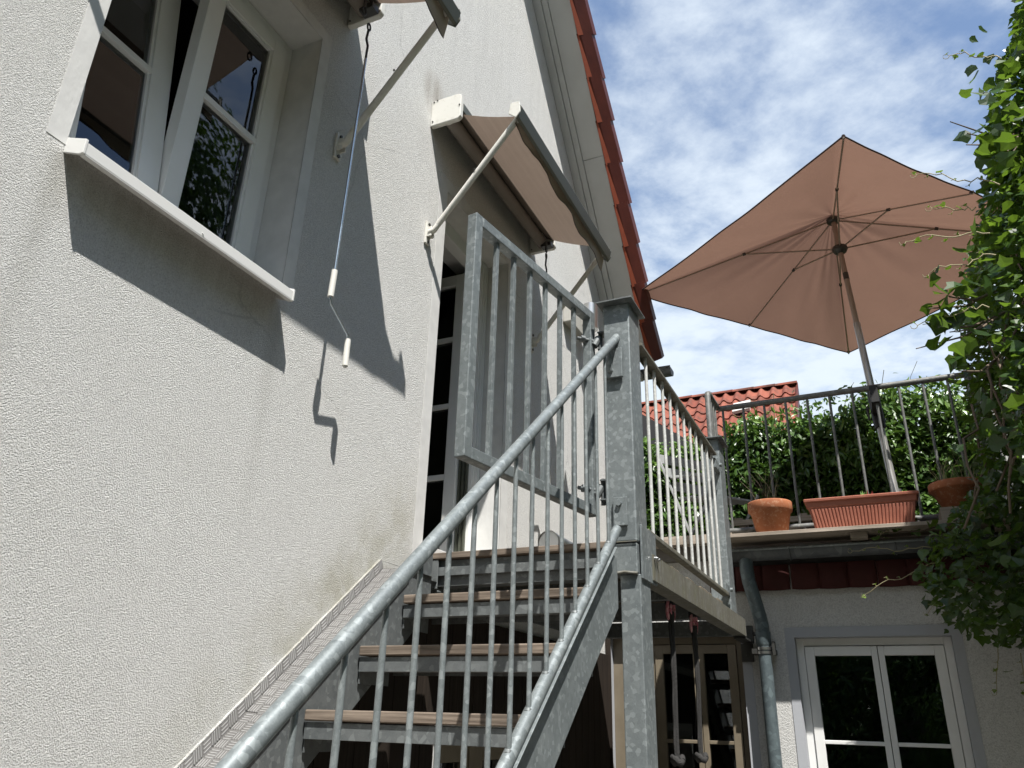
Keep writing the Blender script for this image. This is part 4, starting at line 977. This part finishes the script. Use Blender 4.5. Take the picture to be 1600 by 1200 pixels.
pt_ = MB(); n = 9; vs = []; tw, tl = .215, .40
for k in (0, 1):
    for j in range(n + 1):
        a = j / n; hgt = .050 * (math.sin(math.pi * min(1, a / .55)) ** 1.2 if a < .55 else -.25 * math.sin(math.pi * (a - .55) / .45))
        p = Vector((a * tw, 0, 0)) + dn * (tl * k) + nn * (hgt + .012 + .030 * k)
        vs.append(p)
m1 = n + 1
low_ = [v - nn * .022 for v in vs[m1:]]
pt_.add(vs, [(j, j + 1, m1 + j + 1, m1 + j)[::-1] for j in range(n)], 0, True); pt_.add(vs[m1:] + low_, [(j, j + 1, m1 + j + 1, m1 + j)[::-1] for j in range(n)], 0)
ptm = pt_.mesh('pantile', m_tile_far); count = 0
for rrow in range(9):
    for c in range(18 if rrow < 8 else 12):
        o = shared('pantile', ptm, nh); count += 1
        o.location = Vector((ridge.x - .22 - c * .205, ridge.y, ridge.z)) + dn * (.05 + rrow * .335) + Vector((random.uniform(-.006, .006), 0, 0))
rt = MB(); prof = [(.105 * math.cos(a), .07 * math.sin(a)) for a in [math.pi * j / 8 for j in range(9)]]
for s_, rr in ((0, 1.08), (1, .98)): rt.v += [(-.42 * s_, y * rr, z * rr) for y, z in prof]
rt.f = [(j, j + 1, 10 + j, 9 + j) for j in range(8)] + [tuple(range(9))]; rt.mi = [0] * 9; rt.sm = [True] * 8 + [False]
rtm = rt.mesh('ridge_tile', m_tile_far)
for c in range(14):
    o = shared('ridge_tile', rtm, nh); o.location = ridge + Vector((.02 - c * .36, 0, .0))
MB().add([(-1.82, 12.60, 4.99), (-1.56, 12.60, 5.02), (-1.56, 12.40, 4.78), (-1.84, 12.40, 4.76)], [(0, 1, 2, 3)]).prism([(-1.84, 12.58, 4.96), (-1.56, 12.58, 4.99), (-1.56, 12.38, 4.77), (-1.84, 12.38, 4.74)], (0, -.03, .04)).build('white_flashing_patch', m_fasc_white, nh)
t = thing('shed_roof_edge', 'black stained gable board of a low shed left of the pantile roof', 'shed', (-2.4, 9.0, 1.0))
MB().prism([(-2.95, 9.0, 3.98), (-1.72, 9.0, 3.06), (-1.72, 9.0, 2.80), (-3.3, 9.0, 2.80), (-3.3, 9.0, 3.98)], (0, .06, 0)).build('gable_board', m_fascia, t)
MB().box(-3.3, -1.75, 9.1, 9.3, -1.6, 2.8).build('wall', m_deck, t)

# ------------------------------------------------------------------ foliage
def leaf_object(name, cen, size, tint, mat, shape='ivy', up=.35, seed=1, parent=None, facing=None, **k):
    rng = np.random.default_rng(seed); n = len(cen); cen = np.asarray(cen, float)
    nor = rng.normal(size=(n, 3)); nor /= np.linalg.norm(nor, axis=1)[:, None]
    nor[:, 2] = np.abs(nor[:, 2]) * .8 + up
    if facing is not None: nor += np.asarray(facing)
    nor /= np.linalg.norm(nor, axis=1)[:, None]
    ref = rng.normal(size=(n, 3)); ref[:, 2] -= .9
    a = ref - nor * (ref * nor).sum(1)[:, None]; a /= np.linalg.norm(a, axis=1)[:, None]; b = np.cross(nor, a)
    if shape == 'ivy':
        pts = np.array([(0, -.30, 0), (-.38, -.22, .05), (-.50, .08, .10), (-.26, .22, .03), (0, .62, -.04), (.26, .22, .03), (.50, .08, .10), (.38, -.22, .05), (0, .02, -.05)])
        faces = [(0, 1, 8), (1, 2, 8), (2, 3, 8), (3, 4, 8), (4, 5, 8), (5, 6, 8), (6, 7, 8), (7, 0, 8)]
    else:
        pts = np.array([(0, -.5, 0), (-.21, -.08, .06), (-.15, .28, .03), (0, .55, -.10), (.15, .28, .03), (.21, -.08, .06), (0, .0, -.03)])
        faces = [(0, 1, 6), (1, 2, 6), (2, 3, 6), (3, 4, 6), (4, 5, 6), (5, 0, 6)]
    m_ = len(pts); sz = np.asarray(size)[:, None, None]
    jit = 1 + rng.normal(size=(n, m_, 1)) * .07
    # a = tip direction (mostly downwards), b = across
    V = cen[:, None, :] + sz * jit * (pts[None, :, 1:2] * a[:, None, :] + pts[None, :, 0:1] * b[:, None, :] + pts[None, :, 2:3] * nor[:, None, :])
    V = V.reshape(-1, 3); Fc = np.array(faces)[None] + (np.arange(n) * m_)[:, None, None]; Fc = Fc.reshape(-1, 3)
    me = bpy.data.meshes.new(name); me.vertices.add(len(V)); me.vertices.foreach_set('co', V.ravel())
    me.loops.add(Fc.size); me.loops.foreach_set('vertex_index', Fc.ravel()); me.polygons.add(len(Fc))
    me.polygons.foreach_set('loop_start', np.arange(0, Fc.size, 3)); me.polygons.foreach_set('loop_total', np.full(len(Fc), 3))
    me.update(); me.materials.append(mat.m)
    at = me.attributes.new('tint', 'FLOAT', 'POINT'); at.data.foreach_set('value', np.repeat(np.asarray(tint), m_).astype(np.float32))
    me.polygons.foreach_set('use_smooth', np.zeros(len(Fc), bool)); me.validate()
    o = bpy.data.objects.new(name, me); return put(o, parent, 0, **k)
def vnoise(p, f, seed):                      # cheap smooth value noise from sines
    r = np.random.default_rng(seed); out = 0
    for k in range(6):
        d = r.normal(size=3); d /= np.linalg.norm(d); out = out + np.sin(p @ d * f * (1 + .35 * k) + r.uniform(0, 6.28))
    return out / 6
rng = np.random.default_rng(3)

# hedge behind the terrace
hd = thing('leafy_hedge', 'dense green hedge behind the terrace railing, below the pantile roof', 'hedge', (-.5, 7.6, 1.1))
n = 46000
x = rng.uniform(-2.8, 2.6, n); top = 2.84 + .10 * np.sin(x * 2.1 + 1) + .07 * np.sin(x * 5.3) - .28 * np.clip(-x - 1.25, 0, 2) + .05 * np.sin(x * 11)
z = 1.1 + (top - 1.1) * rng.uniform(0, 1, n) ** .9
p = np.stack([x, np.zeros(n), z], 1); bulge = .15 * vnoise(p, 3.2, 5) + .08 * vnoise(p, 9, 6)
y = 7.40 + bulge + rng.exponential(.11, n) + .55 * np.clip((z - top + .35) / .35, 0, 1) * rng.uniform(0, 1, n)
z = z + rng.normal(0, .03, n); P = np.stack([x, y, z], 1)
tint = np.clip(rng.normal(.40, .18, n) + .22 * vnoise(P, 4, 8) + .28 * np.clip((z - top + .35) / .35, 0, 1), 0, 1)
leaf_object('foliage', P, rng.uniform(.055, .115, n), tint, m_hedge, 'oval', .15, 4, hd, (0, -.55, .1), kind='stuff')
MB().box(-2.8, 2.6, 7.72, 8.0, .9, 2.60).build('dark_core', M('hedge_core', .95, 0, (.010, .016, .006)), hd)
sh_ = MB()
for i in range(16):
    x_ = random.uniform(-1.3, 2.4); z_ = 2.75 + .1 * math.sin(x_ * 2.1 + 1); l = random.uniform(.10, .35); a = random.uniform(-.5, .5)
    sh_.tube([(x_, 7.55, z_), (x_ + a * l * .5, 7.5, z_ + l * .6), (x_ + a * l * 1.2, 7.45, z_ + l)], .003, 4, False)
sh_.build('shoots', m_stem_l, hd, kind='stuff')
n = 500; xx = rng.uniform(-1.2, 2.4, n); hh = rng.exponential(.03, n)
leaf_object('shoot_leaves', np.stack([xx, 7.5 + rng.normal(0, .08, n), 2.82 + .1 * np.sin(xx * 2.1 + 1) + hh], 1), rng.uniform(.04, .08, n), rng.uniform(.4, 1, n), m_hedge, 'oval', .3, 9, hd, kind='stuff')

# ivy mass on the right: a thick curtain over a timber frame
iv = thing('ivy_curtain', 'big dark ivy and vine curtain hanging at the right side', 'climbing plant', (.9, 4.2, -1.6))
def surf(b):          # surface bearing X/Y of the curtain face against height ratio z/Y
    return np.interp(b, [.077, .084, .10, .128, .163, .199, .235, .26, .296, .335, .384, .418, .47, .53, .571, .642, .709, .779, .841, .88, .942, 1.2, 1.6], [.122, .100, .068, .041, .030, .050, .085, .120, .125, .126, .125, .124, .126, .144, .169, .198, .212, .229, .245, .264, .287, .33, .36])
def ivy_points(n, d0, d1, ylo, yhi, rough=.013):
    y = rng.uniform(ylo, yhi, n); b = rng.uniform(.03, 1.02, n); P0 = np.stack([b * 3, y, b * y], 1)
    r = surf(b) + rough * 1.6 * vnoise(P0, 5, 21) + rough * vnoise(P0, 15, 22) + rng.uniform(d0, d1, n)
    return np.stack([r * y, y, b * y], 1), b, r
A, bA, rA = ivy_points(30000, .003, .26, 4.2, 5.25)
A = A[(A[:, 2] > .42) & (A[:, 2] < 3.2)]; A = A[(A[:, 2] / A[:, 1] > .235) | (rng.uniform(0, 1, len(A)) < .55 + 2.2 * (A[:, 0] / A[:, 1] - .05))]
B, bB, rB = ivy_points(20000, .004, .26, 3.2, 3.9)
B = B[(B[:, 2] / B[:, 1] > .56) | ((B[:, 2] / B[:, 1] > .25) & (rng.uniform(0, 1, len(B)) < .45) & (B[:, 0] / B[:, 1] > .16))]
Cc = np.concatenate([A, B]); n = len(Cc)
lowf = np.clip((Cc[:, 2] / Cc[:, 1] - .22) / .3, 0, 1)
tint = np.clip(rng.normal(.16, .16, n) + .20 * vnoise(Cc, 5, 31) + .34 * lowf, 0, 1)  # lower leaves tinted darker, their shade put into the leaf colour
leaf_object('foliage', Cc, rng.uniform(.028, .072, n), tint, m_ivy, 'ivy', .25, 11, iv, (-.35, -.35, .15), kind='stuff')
# large leaves, one object each, sharing a few meshes
def one_leaf(seed, tint):
    tmp = leaf_object('leaf', [(0, 0, 0)], [1.0], [tint], m_ivy, 'ivy', .3, seed); me = tmp.data
    for q in me.polygons: q.use_smooth = False
    bpy.data.objects.remove(tmp); return me
lms = [one_leaf(50 + i, [.10, .2, .3, .4, .2, .12, .55, .3][i]) for i in range(8)]
clusters = [  # centre, spread, count, size
    ((.335, 2.95, 1.36), .065, 20, .100), ((.40, 2.95, 1.50), .085, 24, .090), ((.385, 2.95, 1.20), .05, 12, .095),
    ((.545, 2.90, 2.13), .050, 12, .090), ((.60, 2.95, 2.06), .075, 20, .095), ((.66, 3.0, 2.30), .08, 18, .09), ((.50, 3.1, 1.70), .08, 16, .08),
    ((.70, 3.15, 2.65), .10, 18, .08), ((.45, 3.3, 1.10), .10, 14, .09), ((.56, 3.5, .95), .12, 16, .10), ((.60, 3.6, .72), .15, 18, .11), ((.50, 4.1, .70), .12, 16, .11),
    ((.45, 4.6, .62), .10, 16, .10), ((.60, 4.9, .55), .12, 18, .10), ((.40, 4.9, 1.0), .10, 14, .08), ((.22, 5.08, 1.10), .05, 5, .085), ((.04, 5.05, 1.06), .03, 4, .075), ((.11, 5.05, 1.075), .02, 2, .08), ((.30, 5.15, .84), .08, 10, .10), ((.72, 4.0, 1.7), .15, 18, .09)]
nl = 0
for ci, (c, sp, cnt, sz) in enumerate(clusters):
    if ci > 2 and c[1] < 4.5: c = (c[0] + .022 * c[1], c[1], c[2])
    cnt = int(cnt * .8); sz *= .82
    for i in range(cnt):
        if nl >= 298: break
        o = shared('leaf', random.choice(lms), iv)
        o.location = (c[0] + random.gauss(0, sp * .75), c[1] + random.gauss(0, sp * .8), c[2] + random.gauss(0, sp))
        o.rotation_euler = (random.gauss(0, .5), random.gauss(0, .5), random.uniform(0, 6.28)); q = sz * random.uniform(.65, 1.15); o.scale = (q, q, q); nl += 1
# stems and tendrils
sm = MB(); tl_ = MB()
for i in range(26):
    y0_ = random.uniform(3.6, 5.1); b0 = random.uniform(.2, .7); r0 = float(surf(b0)) + random.uniform(.02, .10)
    P = []; y_ = y0_; z_ = b0 * y0_; x_ = r0 * y0_
    for k in range(7): P.append((x_, y_, z_)); x_ += random.uniform(-.03, .09); y_ += random.uniform(-.05, .05); z_ += random.uniform(.05, .18)
    sm.tube(P, .006, 5, False)
for (a_, b_) in (((.62, 3.45, 1.62), (.335, 2.95, 1.36)), ((.60, 3.4, 1.70), (.40, 2.95, 1.50)), ((.55, 3.4, 1.40), (.385, 2.95, 1.20)), ((.82, 3.4, 2.45), (.545, 2.90, 2.13)), ((.85, 3.4, 2.5), (.63, 2.95, 2.08)), ((.45, 5.0, 1.12), (.05, 5.05, 1.08))):
    a_, b_ = Vector(a_), Vector(b_)
    for k in range(3):
        e_ = b_ + Vector((random.gauss(0, .05), random.gauss(0, .04), random.gauss(0, .06))) if b_.x > .1 else b_; m_ = a_.lerp(e_, .5) + Vector((0, 0, -.03))
        sm.tube([a_, m_, e_], .004, 6, False, radii=[.006, .004, .002])
sm.build('stems', m_stem, iv, kind='stuff')
tend = [t_ for k_, t_ in enumerate([((.50, 2.95, 1.72), (-.35, 0, .05)), ((.50, 2.95, 1.62), (-.28, 0, -.02)), ((.58, 3.0, 1.95), (-.30, 0, .16)), ((.60, 2.95, 2.34), (-.30, .0, .08)), ((.44, 2.95, 1.42), (-.26, 0, -.02)),
        ((.40, 2.95, 1.30), (-.18, 0, .02)), ((.70, 3.0, 2.55), (-.20, 0, .10)), ((.74, 3.0, 2.72), (-.22, 0, .06)), ((.48, 2.98, 1.85), (-.18, 0, .06)), ((.32, 5.1, .98), (-.42, 0, .02)), ((.30, 5.1, .90), (-.38, 0, -.14)), ((.34, 5.05, 1.12), (-.30, 0, -.03)),
        ((.36, 5.0, .72), (-.16, 0, -.10)), ((.50, 4.9, .45), (-.05, 0, -.22)), ((.60, 5.0, .40), (-.02, 0, -.25))]) if k_ not in (3, 5, 7)]
leafs = []
for (a, d) in tend:
    a = Vector(a); d = Vector(d)
    if a.z > 1.2: a.x += .05; d *= .85
    k = random.uniform(.9, 1.1); P = [a + d * (q / 12) * k + Vector((0, random.gauss(0, .004), .03 * math.sin(q * .9) * d.length + random.gauss(0, .004))) for q in range(13)]
    e_ = P[-1]; P += [e_ + Vector((-.012 * (1 - math.cos(t_)), 0, .012 * math.sin(t_) * -1)) for t_ in (.8, 1.6, 2.4, 3.4)]
    tl_.tube(P, .0022, 5, False, radii=[.0028 - .0001 * q for q in range(len(P))])
    for q in range(2, 14, 2):
        s_ = random.choice((-1, 1)); b_ = P[q]; tl_.tube([b_, b_ + Vector((-.010, 0, .014 * s_)), b_ + Vector((-.022, .004, .012 * s_))], .0013, 4, False)
        leafs.append(tuple(b_ + Vector((-.008, 0, .012 * s_))))
tl_.build('tendrils', m_stem_l, iv, kind='stuff')
leaf_object('tendril_leaves', leafs, rng.uniform(.012, .034, len(leafs)), rng.uniform(.7, 1, len(leafs)), m_ivy, 'ivy', .3, 77, iv, kind='stuff')
MB().box(1.25, 1.35, 3.2, 3.3, -1.6, 2.0).box(1.35, 1.45, 5.0, 5.1, -1.6, 2.0).build('timber_post', m_deck, iv)
MB().tube([(1.3, 4.6, -1.6), (1.25, 4.65, .2), (1.05, 4.7, 1.4), (1.35, 4.6, 2.6), (1.5, 4.5, 3.4)], .05, 10, radii=[.07, .06, .05, .045, .03]).build('woody_trunk', m_stem, iv)

# trees beyond the terrace and in the garden
def tree(name, label, c, h, R, n, mat, seed, trunk=.12, squash=1.1, size=(.06, .13)):
    t = thing(name, label, 'tree', (c[0], c[1], -1.6)); r = np.random.default_rng(seed)
    MB().tube([(c[0], c[1], -1.6), (c[0] + .1, c[1], c[2] - R * .6), (c[0], c[1] + .1, c[2] + R * .3)], trunk, 10, radii=[trunk, trunk * .8, trunk * .4]).build('trunk', m_stem, t)
    br = MB()
    for k in range(9):
        a = k * 2.4; br.tube([(c[0], c[1], c[2] - R * .5 + k * R * .12), (c[0] + math.cos(a) * R * .45, c[1] + math.sin(a) * R * .45, c[2] - R * .1 + k * R * .12), (c[0] + math.cos(a) * R * .8, c[1] + math.sin(a) * R * .8, c[2] + k * R * .1)], .04, 6, radii=[.05, .03, .01])
    br.build('limb', m_stem, t)
    d = r.normal(size=(n, 3)); d /= np.linalg.norm(d, axis=1)[:, None]
    lob = 1 + .28 * vnoise(d * 2, 2.6, seed + 1) + .14 * vnoise(d * 2, 7, seed + 2)
    P = np.array(c) + d * (R * lob * r.uniform(.35, 1, n) ** .45)[:, None] * np.array([1, 1, squash])
    leaf_object('crown', P, r.uniform(*size, n), np.clip(r.normal(.4, .2, n) + .3 * vnoise(P, 2.5, seed + 5), 0, 1), mat, 'oval', .3, seed, t, kind='stuff')
tree('garden_tree', 'leafy green tree beyond the right end of the terrace', (2.3, 10.5, 3.1), 5, 1.25, 6000, m_tree, 5)
tree('conifer_like_tree', 'darker tree partly hidden behind the ivy at the right', (4.6, 9.0, 4.6), 6, 2.0, 9000, m_tree, 15)
tree('garden_tree', 'broad tree to the right, mirrored in the window panes', (6.7, 5.6, 6.8), 6, 3.0, 26000, m_tree, 25, size=(.12, .22))
tree('garden_tree', 'round tree behind the photographer, mirrored in the annex panes', (2.5, -6.5, 1.2), 4, 2.2, 9000, m_tree, 35, size=(.08, .16))
tree('garden_tree', 'small shrub like tree left behind the photographer', (-2.0, -8.5, .6), 4, 2.0, 7000, m_tree, 45, size=(.08, .16))

# ------------------------------------------------------------------ unseen surroundings, most added to block sky light and reflections
for i, (cx, cy, cz, R_) in enumerate(((6.2, 1.2, 4.2, 3.0), (6.0, -3.4, 4.0, 2.9), (1.6, -8.6, 3.6, 3.0), (-3.6, -8.8, 3.4, 2.9))):  # trees added out of view to cut the sky fill
    tree('garden_tree', ['unseen tree added right of the stair to block sky light', 'added tall sky-blocking tree right behind the photographer', 'added tall sky-blocking tree straight behind the photographer', 'added tall sky-blocking tree behind the photographer by the white wall'][i], (cx, cy, cz), 6, R_, 9000, m_tree, 61 + i, size=(.16, .30))
t = thing('sky_block_hedge', 'unseen hedge added to cut sky light behind the photographer', 'hedge', (2, -9, -1.6))  # this hedge and the next are added, unseen, to shut out low sky
n = 9000; P = np.stack([rng.uniform(-6, 8, n), -6.5 + rng.normal(0, .2, n), rng.uniform(-1.6, 1.6, n)], 1)
leaf_object('foliage', P, rng.uniform(.14, .26, n), np.clip(rng.normal(.35, .2, n), 0, 1), m_hedge, 'oval', .2, 71, t, (0, .6, 0), kind='stuff')
n = 9000; t = thing('sky_block_hedge', 'unseen hedge added to cut sky light along the right side of the courtyard', 'hedge', (4, 0, -1.6))
P = np.stack([4.2 + rng.normal(0, .2, n), rng.uniform(-6, 8, n), rng.uniform(-1.6, 2.2, n)], 1)
leaf_object('foliage', P, rng.uniform(.14, .26, n), np.clip(rng.normal(.35, .2, n), 0, 1), m_hedge, 'oval', .2, 72, t, (-.6, 0, 0), kind='stuff')

tree('garden_shrub', 'sunlit shrub behind the photographer, mirrored in the annex panes', (1.0, -3.9, -.1), 3, .85, 5000, m_tree, 91, size=(.05, .11))
t = thing('added_rear_house', 'added unseen brown house, darkening pane reflections, far behind the photographer', 'house', (0, -14, -1.6))  # house added out of view to darken what the panes reflect
MB().box(-12, 14, -16, -13, -1.6, 6.5).build('wall', M('brown_render', .9, 0, (.12, .10, .08)), t)
MB().prism([(-12.3, -12.7, 6.5), (-12.3, -16.3, 6.5), (-12.3, -14.5, 8.6)], (26.6, 0, 0)).build('roof', m_tile_dark, t)
